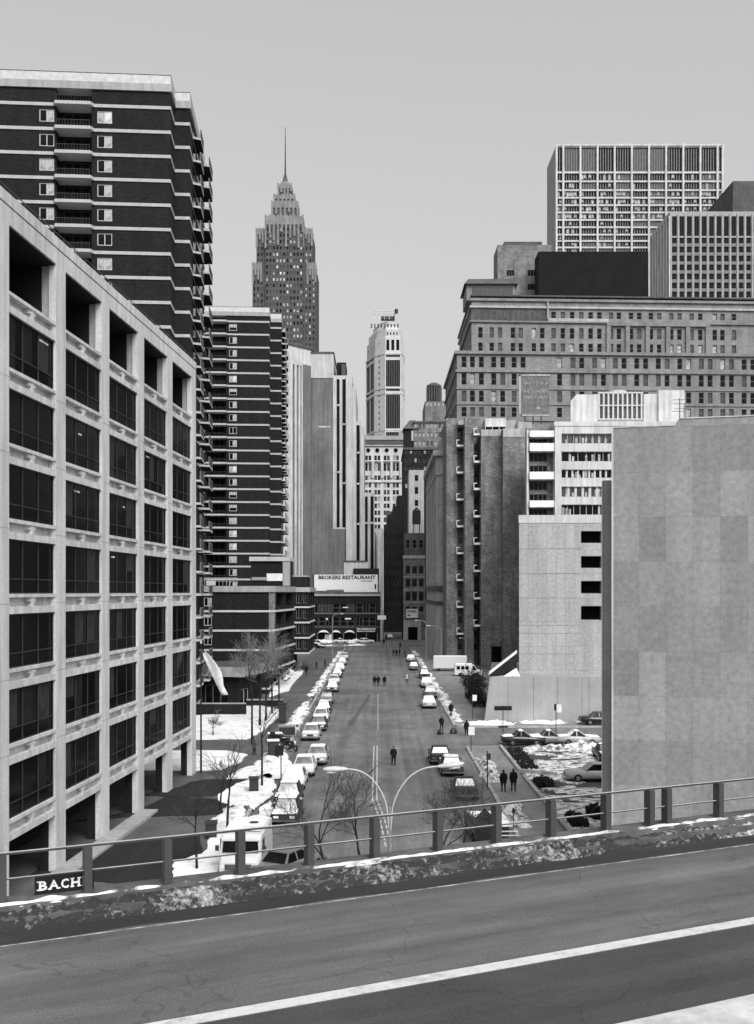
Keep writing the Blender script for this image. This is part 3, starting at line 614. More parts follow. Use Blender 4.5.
# small pavilion with a pale fascia at the foot of the wing, left
B = Bld('entrance_pavilion', 'dark flat-roofed entrance pavilion with a pale concrete fascia behind the plaza flag', 'pavilion', (PX(238, 138), 138, 0), R(-14), 'brick_black')
B.block(rect(-9, 0, 0, 9), 0, 4.4, {0: dict(us=[(1, 3.6), (4.3, 7.6)], zs=[(.4, 3.2)], style='n3', fr='frame_mid'), 1: dict(us=[(1, 4)], zs=[(.3, 2.6)], style='two', fr='frame_pale')})
b = MB(); b.prism(rect(-9.6, 1.0, -1.0, 9.6), 4.4, 5.7, 'concrete_mid', 'roof_tar'); B.part('roof', b); B.finish()
for x0_, x1_, py, lb in ((150, 246, 716, 'long low dark garden wall behind the plaza snow, left of the twiggy trees'), (246, 283, 707, 'short low garden wall behind the plaza snow, nearer the pavement')):
    Y = EYE * F / (py - HY); b = MB(); b.box(PX(x0_, Y), PX(x1_, Y), Y, Y + .4, 0, 1.5 if x0_ < 200 else .9, 'brick_dim'); b.box(PX(x0_, Y) - .05, PX(x1_, Y) - .05, Y - .08, Y + .48, 1.5 if x0_ < 200 else .9, 1.62 if x0_ < 200 else 1.05, 'concrete_mid'); tag(b.build('garden_wall'), lb, 'wall')

# ---- bank annex: pale and brick slabs with tall window strips, stepping down to the right
Y5 = 346.0; x0 = PX(311.5, Y5)
B = Bld('bank_building', 'tall slab building with grey brick flank and pale window strips stepping down rightwards', 'office building', (x0, Y5, 0), 0, 'brick_grey')
z1 = PZ(353.5, Y5); xa = PX(287, 338) - x0; ux = lambda px: PX(px, Y5) - x0; uz = lambda py: PZ(py, Y5)
def strip_wall(B, p0, p1, z0, z1, strips, mat, bands=(), z00=0, pitch=3.4):
    B.face(p0, p1, z0, z1, us=strips, zs=[(z00, z1 - 1.5)], depth=.5, mat=mat, style='n2', gls=(('glass_dark', 1),), fr='frame_dark', name='window_strip')
poly = [(xa - 8, -8), (xa, -8), (0, 0), (ux(333), 0), (ux(333), 40), (xa - 8, 40)]
B.face(poly[5], poly[0], 0, z1, mat='white_stone'); B.face(poly[0], poly[1], 0, uz(348), mat='white_stone')
L = math.hypot(xa, 8)
mm = (xa * .36, -8 * .36); Lm = math.hypot(xa, 8) * .64
B.face(poly[1], mm, 0, uz(348), us=[(Lm * .36, Lm * .50), (Lm * .62, Lm * .74), (Lm * .84, Lm * .93)], zs=[(4, uz(368))], depth=.8, mat='white_stone', style='n2', gls=(('glass_dark', 1),), fr='frame_dark', name='window_strip')
B.face(mm, poly[2], 0, uz(366), mat='brick_grey'); B.face(mm, poly[2], uz(366), uz(348), mat='white_stone')
B.face(poly[2], poly[3], 0, uz(378), mat='brick_grey'); B.face(poly[3], poly[4], 0, z1, mat='brick_grey')
B.w.face([(p[0], p[1], z1) for p in poly], 'roof_tar')
b = MB(); b.prism(offset([(0, -.01), (ux(333), -.01), (ux(333), 40), (0, 40)], .15), uz(378), z1, 'concrete_pale'); b.prism([(xa - 8, -8.3), (xa + .2, -8.3), (.2, -.4), (.2, 40), (xa - 8, 40)], uz(350), uz(346.5), 'dark_stone'); b.prism(offset([(0, -.01), (ux(333), -.01), (ux(333), 40), (0, 40)], .4), z1, z1 + .5, 'dark_stone'); B.part('cornice', b)
b = MB(); b.box(-.3, -.02, -.3, 0, 0, uz(378), 'dark_stone'); b.box(ux(318.5), ux(330.5), -.05, -.02, uz(427.5), uz(426), 'concrete_pale'); B.part('flank_strip', b)  # dark strip in the inner corner, pale strip across the brick
b = MB(); b.box(ux(336), ux(345.5), 6, 18, uz(376), uz(358.5), 'brick_dim'); b.box(ux(341), ux(345), 5, 17, uz(376), uz(361), 'dark_stone'); B.part('roof_hut', b)
# the stepped bays with window strips
for i, (pa_, pb_, top, Y, st) in enumerate(((333, 346.3, 375.5, 0, ((.27, .50), (.70, .95))), (346.3, 352.6, 376, -1.5, ()), (352.6, 356, 388, -1.2, ()), (356, 360.4, 422, -1.0, ((.10, .85),)), (360.4, 364, 428, -1.8, ()), (364, 374.5, 493, -1.2, ((.1, .36), (.62, .92))), (374.5, 383, 529, -2.2, ((.08, .16),)))):
    a, c = ux(pa_), ux(pb_) - .02; zt = uz(top); mt = 'concrete_pale'
    B.block([(a, Y), (c, Y), (c, 36), (a, 36)], uz(529) if i == 0 else 0, zt, {0: dict(us=[(q * (c - a), r * (c - a)) for q, r in st], zs=[(uz(527.5) if i == 0 else 6, zt - 1.2)], style='n2', gls=(('glass_dark', 1),), fr='frame_dark', depth=.7, name='window_strip')} if st else {}, mat=mt, bottom=i == 0)
    if i == 0: B.block([(a, .02), (c, .02), (c, 36), (a, 36)], 0, uz(529), mat='brick_grey', top='roof_tar')
b = MB()
for pa_, pb_, py in ((337, 341, 405), (343, 346, 424), (337, 341, 472), (343, 346, 483), (357, 360, 453), (357, 360, 484), (357, 360, 524), (365, 374, 523)): b.box(ux(pa_), ux(pb_), -1.25 if pa_ > 350 else -.05, .55 if pa_ < 350 else -.2, uz(py + 1), uz(py - .8), 'concrete_pale')
B.part('spandrel', b); B.finish()

# ---- restaurant building closing the street, with a lettered roof board
YB = 328.0; x0 = PX(300, YB); ux = lambda px: PX(px, YB) - x0; uz = lambda py: PZ(py, YB)
B = Bld('restaurant_building', 'three storey dark restaurant building closing the far end of the street', 'restaurant', (x0, YB, 0), 0, 'brick_dim')
B.block(rect(ux(290), ux(380.5), 0, 14), 0, uz(592.8), {0: dict(us=[(ux(q) - ux(290), ux(q + 6.2) - ux(290)) for q in (311.5, 318.8, 325.8, 333, 340.3, 347.8, 356.3, 363, 369.3)], zs=[(uz(626), uz(617)), (uz(612.6), uz(603.5))], style=['hung', 'two', 'hung'], gls=(('glass_dark', 6), ('glass_mid', 2)), fr='frame_mid', depth=.3)})
b = MB(); b.box(ux(290), ux(381), -.5, .2, uz(596), uz(594), 'concrete_mid'); b.box(ux(290), ux(381), -.3, .2, uz(594), uz(592), 'dark_stone'); b.box(ux(300), ux(380), -.12, .05, uz(614), uz(613.2), 'frame_mid'); b.box(ux(300), ux(380), -.12, .05, uz(627.4), uz(626.8), 'frame_mid'); B.part('cornice', b)
for q, r in ((318, 329), (331.5, 340.5), (344.5, 354.8)):              # scalloped white awnings
    m = MB(); L = ux(r) - ux(q); n = 10; vs = []
    for i in range(n + 1):
        t = i / n; h = math.sin(math.pi * t) ** .6; vs += [(ux(q) + L * t, -.1, uz(633) + .9 * h), (ux(q) + L * t, -1.3, uz(633) - .1 + .45 * h)]
    m.raw(vs, [(2 * i, 2 * i + 1, 2 * i + 3, 2 * i + 2) for i in range(n)], 'white_paint'); B.part('awning', m)
b = MB(); b.box(ux(307), ux(378), -.08, -.02, uz(641), uz(633), 'glass_dark')
for q in (310, 317, 330, 343, 356, 366, 377): b.box(ux(q), ux(q + .8), -.14, -.02, uz(642), uz(633), 'frame_mid')
B.part('shop_front', b)
for q in (309.5, 325, 329): b = MB(); b.box(ux(q), ux(q + 3.6), -.2, -.08, uz(640.5), uz(634.5), 'glass_pale'); B.part('shop_window', b)
b = MB(); b.box(ux(356), ux(376.5), -.3, -.1, uz(632.2), uz(627.8), 'black_paint'); sgn = B.part('fascia_sign', b)
bl = MB(); rr = random.Random(2)
for py, n_ in ((628.9, 16), (631.1, 13)):
    for i in range(n_):
        x = ux(357) + (ux(375.6) - ux(357)) * i / n_; q = rr.uniform(.18, .3); bl.box(x, x + q, -.34, -.31, uz(py + .55), uz(py - .55), 'letter_white'); bl.box(x - .05, x + q + .06, -.33, -.305, uz(py + (.6 if i % 3 else 0)), uz(py + (.25 if i % 3 else -.3)), 'letter_white')
bl.build('lettering', sgn)
bh = MB(); bh.box(ux(326), ux(327.8), -.06, -.03, uz(620), uz(618), 'letter_white'); bh.box(ux(345), ux(351), -.06, -.03, uz(619.5), uz(618), 'letter_white'); bh.box(ux(343), ux(348), -.06, -.03, uz(608), uz(607), 'letter_white'); B.part('window_sign', bh)
B.finish()
BB = thing('roof_billboard', 'long white roof billboard reading BROKERS RESTAURANT above the dark restaurant', 'billboard', (PX(314, YB), YB + .6, PZ(592.5, YB)))
W_ = PX(377.6, YB) - PX(314, YB); H_ = PZ(574.6, YB) - PZ(592.5, YB)
b = MB(); b.box(0, W_, 0, .25, 0, H_, 'white_paint'); b.build('board', BB)
b = MB(); b.box(-.45, -.02, -.1, 3.4, 0, H_ + .1, 'black_paint'); b.box(W_ + .02, W_ + .35, 0, .5, 0, H_ + .35, 'black_paint')
for i in range(6): x = 1 + i * 3.6; b.box(x, x + .12, .27, 2.6, .2, .35, 'dark_metal'); b.box(x, x + .12, 2.4, 2.5, 0, 2.6, 'dark_metal')
b.build('frame', BB)
b = MB(); text_mesh(b, 'BROKERS RESTAURANT', 1.12, Matrix.Translation((W_ * .515, -.02, H_ - 1.42)), 'letter_black', W_ * .90, .06, .04); b.build('lettering', BB)
b = MB()
for i in range(13): b.box(W_ * .74 + i * .28, W_ * .74 + i * .28 + .2, -.03, -.001, H_ - 2.15, H_ - 1.85, 'letter_black')
b.box(W_ * .952, W_ * .978, -.05, -.001, 1.1, 2.6, 'letter_black'); b.build('small_lettering', BB)
b = MB(); b.box(0, W_ * .47, -.6, -.3, .0, .55, 'dark_stone'); b.box(W_ * .2, W_ * .47, -.62, -.6, .45, .9, 'frame_mid'); b.build('catwalk', BB)
B = Bld('roof_tank_house', 'pale plastered roof house rising behind the white billboard', 'roof house', (PX(344, 333), 333, PZ(592.5, 333)), 0, 'white_stone')
B.block(rect(0, PX(368, 333) - PX(344, 333), 0, 6), 0, PZ(562, 333) - PZ(592.5, 333)); b = MB(); b.box(3, PX(379, 333) - PX(344, 333), -1.5, -.02, 4.2, PZ(568.5, 333) - PZ(592.5, 333), 'black_paint'); B.part('duct', b)
b = MB(); b.box(-.2, PX(366, 333) - PX(344, 333), -.2, 6.2, PZ(562, 333) - PZ(592.5, 333), PZ(560.5, 333) - PZ(592.5, 333), 'dark_stone'); B.part('roof', b); B.finish()

# ---- art deco skyscraper with stepped crown and mast
YT = 620.0; x0 = PX(283.8, YT); ux = lambda px: PX(px, YT) - x0; uz = lambda py: PZ(py, YT)
B = Bld('art_deco_tower', 'dark brick art deco skyscraper with stepped stone crown and needle mast', 'skyscraper', (x0, YT, 0), R(0), 'tower_brick')
def tier(B, l, r, zb, zt, dfront, n, sides=True, light=.45):
    a, c = ux(l), ux(r); D = (c - a) / 2
    kw = lambda L, m: dict(us=bays(L, m, L / m * .46), zs=rows(zb + 1.2, int((zt - zb - 6) / 3.7), 3.7, 1.9), style='plain', gls=(('glass_dark', 1 - light), ('glass_mid', .35), ('glass_blind', light * .45), ('glass_pale', light * .15)), fr='frame_dark', depth=.35)  # lighter panes are sky reflections put into the glass colour
    pl = [(a, dfront), (c, dfront), (c, dfront + 2 * D), (a, dfront + 2 * D)]
    B.block(pl, zb, zt, {0: kw(c - a, n)} if n else {}, top='concrete_mid'); return pl
def crown(B, l, r, zt, dfront, n, h, nm='crown_pier'):
    a, c = ux(l), ux(r); b = MB()
    for i in range(n + 1):
        x = a + (c - a) * i / n; k = h * (1 + .35 * math.cos(i * 2.4)); b.box(x - .55, x + .55, dfront - .5, dfront - .02, zt - k, zt + .9, 'crown_stone')
    b.box(a - .3, c + .3, dfront - .35, dfront - .03, zt - h * .35, zt + .2, 'crown_stone'); b.box(a - .3, a, dfront - .3, dfront + 12, zt - h * .5, zt + .6, 'crown_stone'); b.box(c, c + .3, dfront - .3, dfront + 12, zt - h * .5, zt + .6, 'crown_stone'); B.part(nm, b)
tier(B, 252.5, 315.5, 0, uz(264), 0, 17); tier(B, 256.3, 312, uz(264), uz(229), .8, 15); tier(B, 265.5, 303, uz(280), uz(217), -.5, 0)
B.face((ux(265.5), -1.02), (ux(303), -1.02), 60, uz(217), us=bays(ux(303) - ux(265.5), 11, 1.15), zs=rows(62, int((uz(222) - 62) / 3.7), 3.7, 1.9), style='plain', gls=(('glass_dark', 3), ('glass_mid', 3), ('glass_blind', 1.6), ('glass_pale', .5)), fr='frame_dark')  # pale panes here too stand for glass reflecting the sky
tier(B, 271.5, 297.5, uz(229), uz(201), 2.5, 3, light=.1); tier(B, 273.5, 294.2, uz(203), uz(193), 4, 0); tier(B, 277, 290.5, uz(195), uz(181), 6, 0)
crown(B, 252.8, 261, uz(264), -.02, 3, 9); crown(B, 307.5, 315.4, uz(264), -.02, 3, 9); crown(B, 256.5, 266, uz(229), .78, 3, 8); crown(B, 303, 311.8, uz(229), .78, 3, 8); crown(B, 265.8, 302.8, uz(217), -1.05, 9, 14); crown(B, 271.7, 297.3, uz(201), 2.45, 6, 9); crown(B, 273.7, 294, uz(193), 3.95, 5, 6); crown(B, 277.2, 290.3, uz(181), 5.95, 4, 6)
b = MB(); yc = 6 + (ux(291.5) - ux(278)) / 2
def ngon(r, n=8, cx=0, cy=0, a0=None): a0 = math.pi / n if a0 is None else a0; return [(cx + r * math.cos(a0 + 2 * math.pi * i / n), cy + r * math.sin(a0 + 2 * math.pi * i / n)) for i in range(n)]
b.frustum(ngon(3.4, 8, 0, yc), uz(181), ngon(2.4, 8, 0, yc), uz(176), 'crown_stone'); b.frustum(ngon(1.9, 8, 0, yc), uz(176), ngon(.75, 8, 0, yc), uz(168), 'dark_stone'); B.part('lantern', b)
b = MB(); b.tube([(0, yc, uz(168)), (0, yc, uz(150)), (0, yc, PZ(130, 634))], [.55, .38, .16], 'dark_metal', 6); B.part('mast', b)
B.finish()

# ---- pale octagonal skyscraper
YT = 770.0; x0 = PX(385, YT); ux = lambda px, Y=YT: PX(px, Y) - x0; uz = lambda py: PZ(py, YT)
B = Bld('octagonal_tower', 'slender pale skyscraper with chamfered corners and dark window panels', 'skyscraper', (x0, YT, 0), 0, 'tower_stone')
ol = [(ux(366, 800), 30), (ux(374.5, 778), 8), (0, 0), (ux(401), 0), (ux(404, 777), 7), (ux(404.2, 800), 30), (ux(390), 40)]
Lf = math.hypot(ol[1][0] - ol[0][0], ol[1][1] - ol[0][1]); Wf = ol[3][0]
pan = [(40, uz(432)), (uz(428.5), uz(394.5)), (uz(391), uz(388.6)), (uz(386.5), uz(360)), (uz(357), uz(354.8))]
spF = dict(us=[(.7, Wf - .7)], zs=pan, style='N8', gls=(('glass_dark', 1),), fr='dark_frame_t', depth=.5, name='window_panel')
spL = dict(us=[(1.5, Lf * .45), (Lf * .5, Lf - 2.2)], zs=pan, style='N4', gls=(('glass_dark', 1),), fr='dark_frame_t', depth=.5, name='window_panel')
B.block(ol, 0, uz(352.8), {0: spL, 2: spF, 1: dict(us=[(Lf * 0 + 4.2, 5.6)], zs=rows(50, 36, 4.2, 1.8), style='plain', fr='frame_mid', gls=(('glass_mid', 1),))}, top='tower_stone')
o2 = offset(ol, -.6); B.block(o2, uz(352.8), uz(337), {0: dict(us=bays(Lf - .8, 3, 1.9), zs=[(uz(350.8), uz(342))], style='plain', fr='frame_dark', depth=.9, name='arched_window'), 2: dict(us=bays(Wf - .8, 3, 2.2), zs=[(uz(350), uz(339.5))], style='plain', fr='frame_dark', depth=.9, name='arched_window')}, top='tower_stone')
o3 = offset(ol, -1.8); B.block(o3, uz(337), uz(328.5), {2: dict(us=bays(Wf - 2.6, 4, 1.0), zs=[(uz(334.5), uz(331.5))], style='plain', fr='frame_mid', depth=.4)}, top='tower_stone')
b = MB(); o4 = offset(ol, -2.6); o5 = offset(ol, -4.2); b.frustum(o4, uz(328.5), o5, uz(324), 'tower_stone'); b.prism(offset(ol, -4.6), uz(324), uz(320.5), 'tower_stone'); b.prism(offset(ol, -5.6), uz(320.5), uz(319), 'concrete_mid')
for i in range(9): x = ux(371.5) + i * (ux(398) - ux(371.5)) / 8; b.box(x - .5, x + .5, 3.4, 4.6, uz(326.5), uz(322.5), 'dark_stone')
B.part('crown', b)
for z in (353.6, 388, 393.2, 430): B.ring(ol, uz(z + .5), uz(z - .5), .3, 'white_stone', 'band')
b = MB(); uz = lambda py: PZ(py, YT + 10)
for px in (374.6, 379, 384, 389, 394): b.box(ux(px), ux(px) + .4, 8, 8.4, uz(320), uz(309 if px < 375 else 314), 'pale_metal')
b.box(ux(374.6), ux(397), 8, 8.5, uz(312), uz(311.2), 'pale_metal'); b.box(ux(374.6), ux(396), 8, 8.5, uz(315.2), uz(314.6), 'pale_metal'); b.box(ux(381), ux(395), 9, 14, uz(319.5), uz(316.5), 'dark_stone'); b.tube([(ux(396.5), 8, uz(314)), (ux(396.5), 8, uz(310))], 1.3, 'dark_metal', 8); b.box(ux(394), ux(394.6), 8, 8.4, uz(320), uz(313), 'pale_metal'); B.part('antenna', b)
B.finish()

# ---- white neoclassical block in front of it
YN = 560.0; x0 = PX(362, YN); ux = lambda px: PX(px, YN) - x0; uz = lambda py: PZ(py, YN)
B = Bld('neoclassical_block', 'white neoclassical office block with round attic windows below the octagonal tower', 'office building', (x0, YN, 0), 0, 'white_stone')
us = []
for c in (368.2, 377.3, 386.7, 395.8, 405.2): us += [(ux(c - 3.0), ux(c - .35)), (ux(c + .35), ux(c + 3.0))]
B.block(rect(0, ux(413.5), 0, 40), 0, uz(440), {0: dict(us=us, zs=[(uz(460.3), uz(455.5)), (uz(471), uz(463))] + [(uz(y + 4.6), uz(y)) for y in (475.5, 483, 490, 496.5, 503.5, 510.5, 517.5, 524.5, 531.5, 538.5, 545.5)], style='hung', gls=(('glass_dark', 3), ('glass_mid', 3), ('glass_blind', 1.2)), fr='frame_mid', depth=.35)})
b = MB(); b.box(-.8, ux(413.5) + .8, -1.2, 40, uz(440), uz(436), 'concrete_mid'); b.box(-.5, ux(413.5) + .5, -.8, -.02, uz(445.2), uz(441.2), 'dark_stone'); b.box(-.6, ux(413.5) + .6, -1, -.02, uz(446), uz(445.3), 'white_stone'); B.part('cornice', b)
for c in (368.2, 377.3, 386.7, 395.8, 405.2): b = MB(); b.tube([(ux(c), -.35, uz(450.3)), (ux(c), .1, uz(450.3))], 1.05, 'glass_black', 14, False); b.tube([(ux(c), -.2, uz(450.3)), (ux(c), .1, uz(450.3))], 1.45, 'limestone', 14, False); B.part('round_window', b)
b = MB()
for c in (363.4, 372.8, 382, 391.2, 400.5, 410): b.tube([(ux(c), -.5, uz(478)), (ux(c), -.5, uz(461.5))], .75, 'white_stone', 8)
b.box(0, ux(413.5), -1.0, -.02, uz(461.6), uz(460.9), 'white_stone'); b.box(0, ux(413.5), -.7, -.02, uz(482.4), uz(481.2), 'white_stone'); B.part('column_order', b)
b = MB(); b.box(ux(399), ux(409), 4, 16, uz(436), uz(430), 'concrete_mid'); b.box(ux(410), ux(412.4), 4, 8, uz(436), uz(428), 'white_paint'); B.part('roof_hut', b)
B.finish()

# ================================================================ buildings on the right
# ---- dark block at the narrow end of the street, and the brick car park building
def simple(name, label, cat, pxl, pxr, top, Y, depth, wall, us=None, zs=None, style='hung', gls=(('glass_dark', 1),), fr='frame_mid', z0=0, wd=.25, fin=True, sidespec=None, group=None):
    x0 = PX(pxl, Y); B = Bld(name, label, cat, (x0, Y, z0), 0, wall, group); W = PX(pxr, Y) - x0; sp = {}
    if us: sp[0] = dict(us=us(W) if callable(us) else us, zs=zs, style=style, gls=gls, fr=fr, depth=wd)
    if sidespec: sp[3] = sidespec
    B.block(rect(0, W, 0, depth), 0, PZ(top, Y) - z0, sp); B.W = W; B.Y = Y; B.x0 = x0
    B.ux = lambda px: PX(px, Y) - x0; B.uz = lambda py: PZ(py, Y) - z0
    if fin: B.finish()
    return B
B = simple('dark_brick_building', 'black shaded brick building with a stepped roof right of the restaurant', 'building', 384, 403.5, 526, 405, 40, 'brick_dim', lambda W: bays(W, 5, .7), rows(8, 8, 4, 1.7), fr='frame_dark', fin=False)
B.block(rect(B.ux(388), B.ux(403.5), 2, 38), B.uz(526), B.uz(514), mat='brick_dim'); B.block(rect(B.ux(393), B.ux(403.5), 4, 36), B.uz(514), B.uz(505), mat='brick_dim'); B.block(rect(B.ux(397.5), B.ux(403.5), 6, 34), B.uz(505), B.uz(494), mat='brick_dim'); B.block(rect(B.ux(386.5), B.ux(393.5), 12, 20), B.uz(526), B.uz(509), mat='brick_grey'); B.finish()
B = simple('brick_pier_house', 'thin pale chimney flank rising between the restaurant and the black building', 'building', 377.5, 381.5, 530, 336, 10, 'white_stone')
x0 = PX(403.2, 340)
B = simple('car_park_building', 'narrow dark brick building with a PARK sign at the far end', 'building', 403.2, 425, 557, 340, 20, 'brick_dim', None, fin=False)
ux, uz = B.ux, B.uz; B.face((-.0, -.03), (B.W, -.03), 0, uz(557), us=[(ux(q), ux(q + 4.6)) for q in (405.6, 412.2, 418.9)], zs=[(uz(586.5), uz(579)), (uz(600.5), uz(592)), (uz(573.5), uz(566)), (uz(611.5), uz(606.5))], style='hung', fr='frame_dark', mat='brick_brown')
b = MB()
for y in (577, 590, 602.5): b.box(-.1, B.W, -.2, -.05, uz(y + .5), uz(y - .5), 'concrete_mid')
b.box(-.1, B.W, -.35, -.05, uz(558.5), uz(555.5), 'limestone'); B.part('band', b)
b = MB(); b.box(ux(408), ux(417.5), -.15, -.04, uz(641), uz(627), 'void'); B.part('doorway', b)
b = MB(); b.box(ux(403.4), ux(408), -.3, -.05, 0, uz(620.5), 'limestone'); b.box(ux(417.6), ux(421), -.3, -.05, 0, uz(620.5), 'limestone'); b.box(ux(403.4), ux(421), -.32, -.05, uz(627), uz(620), 'limestone'); B.part('door_surround', b)
B.finish()
PS = thing('park_sign', 'square white sign reading PARK on the narrow dark brick building', 'sign', (PX(406.2, 339), 339, PZ(617.8, 339))); W_ = PX(418, 339) - PX(406.2, 339)
b = MB(); b.box(0, W_, 0, .2, 0, 2.85, 'white_paint'); b.box(W_ * .3, W_ * .35, .2, .9, 1, 1.1, 'dark_metal'); b.box(W_ * .65, W_ * .7, .2, .9, 1, 1.1, 'dark_metal'); b.build('board', PS)
b = MB(); text_mesh(b, 'PARK', .95, Matrix.Translation((W_ / 2, -.03, 1.62)), 'letter_black', W_ * .8, .02)
b.raw([(.3, -.03, .85), (.85, -.03, .45), (.85, -.03, .7), (1.5, -.03, .7), (1.5, -.03, 1.0), (.85, -.03, 1.0), (.85, -.03, 1.25)], [(0, 1, 2, 3, 4, 5, 6)], 'letter_black'); b.build('lettering', PS)
B = simple('small_roof_house', 'pale little house with two windows on roofs above the car park building', 'building', 409, 424, 470, 372, 14, 'white_stone', [(2.0, 3.3)], [(PZ(494, 372), PZ(487, 372)), (PZ(481, 372), PZ(475, 372)), (PZ(506, 372), PZ(500, 372))])
B = simple('grey_roof_block', 'mottled grey stone building top just above the car park building', 'building', 404.5, 424.5, 533, 352, 12, 'dark_stone', lambda W: bays(W, 3, 1.2), [(PZ(548, 352), PZ(540, 352))])
WT_ = thing('water_tank', 'dark wooden roof water tank on legs before the pale little house', 'water tank', (PX(416.5, 360), 360, PZ(533, 360)))
b = MB(); b.tube([(0, 0, 3.0), (0, 0, 7.4)], [1.45, 1.4], 'dark_metal', 12, False); b.frustum(ngon(1.55, 12), 7.4, ngon(.1, 12), 8.9, 'dark_metal'); b.build('tank', WT_)
for x, y in ((-1, -1), (1, -1), (1, 1), (-1, 1)): b = MB(); b.box(x - .12, x + .12, y - .12, y + .12, -6, 3.0, 'dark_metal'); b.build('leg', WT_)
# ---- brown stepped office building with roof tank
Y = 440
B = simple('stepped_brick_building', 'dark stepped brick office building crowned by a round roof tank', 'office building', 404, 446, 449, Y, 40, 'brick_dim', lambda W: bays(W, 9, 1.0), rows(PZ(488, Y), 5, 3.6, 1.9), gls=(('glass_dark', 2), ('glass_blind', 1)), fin=False)
ux, uz = B.ux, B.uz
kw = lambda n, y0, k, w: dict(us=bays(w, n, 1.0), zs=rows(y0, k, 3.7, 1.9), style='hung', gls=(('glass_mid', 1), ('glass_blind', 1.5)), fr='frame_mid', depth=.25)
B.block(rect(ux(414), ux(446), 2, 36), uz(449), uz(421), {0: kw(8, uz(445), 3, ux(446) - ux(414))}, mat='brick_brown'); B.block(rect(ux(425.5), ux(446), 5, 30), uz(421), uz(399), {0: kw(5, uz(404), 1, ux(446) - ux(425.5))}, mat='brick_brown')
b = MB(); b.frustum([(ux(403), 1.5), (ux(420), 1.5), (ux(420), 14), (ux(403), 14)], uz(428), [(ux(410), 6), (ux(415.5), 6), (ux(415.5), 9), (ux(410), 9)], uz(418), 'dark_stone'); b.box(ux(404), ux(419), 2.4, 13, uz(449), uz(428), 'brick_dim'); b.box(ux(411.5), ux(413.5), 1.9, 2.4, uz(440), uz(430), 'concrete_pale'); B.part('roof', b)
b = MB(); cx_ = (ux(428) + ux(442.5)) / 2; r_ = (ux(442.5) - ux(428)) / 2; b.tube([(cx_, 10, uz(399)), (cx_, 10, uz(382.5))], r_, 'brick_dim', 14, False); b.tube([(cx_, 10, uz(382.5)), (cx_, 10, uz(381))], r_ * 1.05, 'dark_stone', 14, False); b.frustum(ngon(r_, 14, cx_, 10), uz(381), ngon(r_ * .5, 14, cx_, 10), uz(378.5), 'dark_stone')
for i in range(9): a = math.pi + math.pi * (i + .5) / 9; b.box(cx_ + math.cos(a) * r_ * 1.02 - .25, cx_ + math.cos(a) * r_ * 1.02 + .25, 10 + math.sin(a) * r_ * 1.02 - .2, 10 + math.sin(a) * r_ * 1.02 + .2, uz(398), uz(383), 'dark_stone')
B.part('roof_tank', b); B.ring(rect(ux(414), ux(446), 2, 36), uz(422), uz(420.4), .4, 'dark_stone', 'cornice'); B.ring(rect(0, B.W, 0, 40), uz(449.8), uz(447.6), .4, 'dark_stone', 'cornice'); B.finish()

# ---- pale stone office building along the right pavement
Y1, Y2 = 238.0, 288.0; x0 = PX(437, Y1)
B = Bld('stone_office_building', 'light stone office building with a dark base band lining the right pavement', 'office building', (x0, Y1, 0), 0, 'limestone')
D = Y2 - Y1; W = PX(452, Y1) - x0; zt = PZ(452, Y1)
zz = rows(18, 9, 3.55, 2.0)
B.block(rect(0, W, 0, D), 0, zt, {3: dict(us=bays(D, 13, 1.5), zs=zz + [(3, 12.4)], style='hung', gls=(('glass_dark', 2), ('glass_mid', 2), ('glass_blind', 1)), fr='frame_mid', depth=.35)}, top='roof_tar')
pl = rect(0, W, 0, D)
B.ring(pl, 12.6, 13.4, .35, 'dark_stone', 'band'); B.ring(pl, 15.8, 16.9, .6, 'dark_stone', 'cornice'); B.ring(pl, zt - .9, zt + .3, .9, 'limestone', 'cornice'); B.ring(pl, zt - 5.2, zt - 4.7, .3, 'limestone', 'band')
b = MB()
for i in range(14): y = D * i / 13; b.box(-.32, -.02, max(0, y - .55), min(D, y + .55), .2, 12.6, 'limestone')
B.part('pilaster', b)
b = MB(); b.box(1.0, W, 1, D - 3, zt + .3, zt + 3.5, 'concrete_mid'); B.part('roof_hut', b)
for k in range(9):
    b = MB(); z = 17.6 + 3.55 * k; b.box(-.14, W + .1, -.14, D, z, z + .3, 'limestone'); B.part('band', b)
for i in range(14): b = MB(); y = D * i / 13; b.box(-.22, -.02, max(0, y - .45), min(D, y + .45), 17.0, zt - 1, 'limestone'); B.part('pilaster', b)
B.finish()

# ---- brick tower house of staggered piers with little balconies, white balcony wing
Y = 222.0; x0 = PX(447, Y)
B = Bld('brick_pier_tower', 'tall mottled brick building of staggered blind piers with small white balconies', 'apartment building', (x0, Y, 0), 0, 'brick_brown')
ux = lambda px: PX(px, Y) - x0; uz = lambda py, q=Y: PZ(py, q)
piers = [(447.5, 458.5, 424, 3.2), (464.5, 473.5, 417.5, -1.0), (480, 501, 429.5, -3.5), (501, 527.5, 428.5, -6.5)]
for a, c, t, y in piers:
    k = (Y + y) / Y; m = MB(); B.block([(ux(a) * k, y), (ux(c) * k - .01, y), (ux(c) * k - .01, 24), (ux(a) * k, 24)], 0, PZ(t, Y + y), top='concrete_mid')
B.block(rect(ux(447.6), ux(527), 4.6, 24.5), 0, PZ(420, Y + 7), {0: dict(us=[(ux(459) - ux(447.6), ux(464) - ux(447.6)), (ux(474) - ux(447.6), ux(479.5) - ux(447.6))], zs=rows(3, 17, 2.86, 1.5), style='plain', gls=(('glass_mid', 1),), fr='frame_mid', depth=.15)})
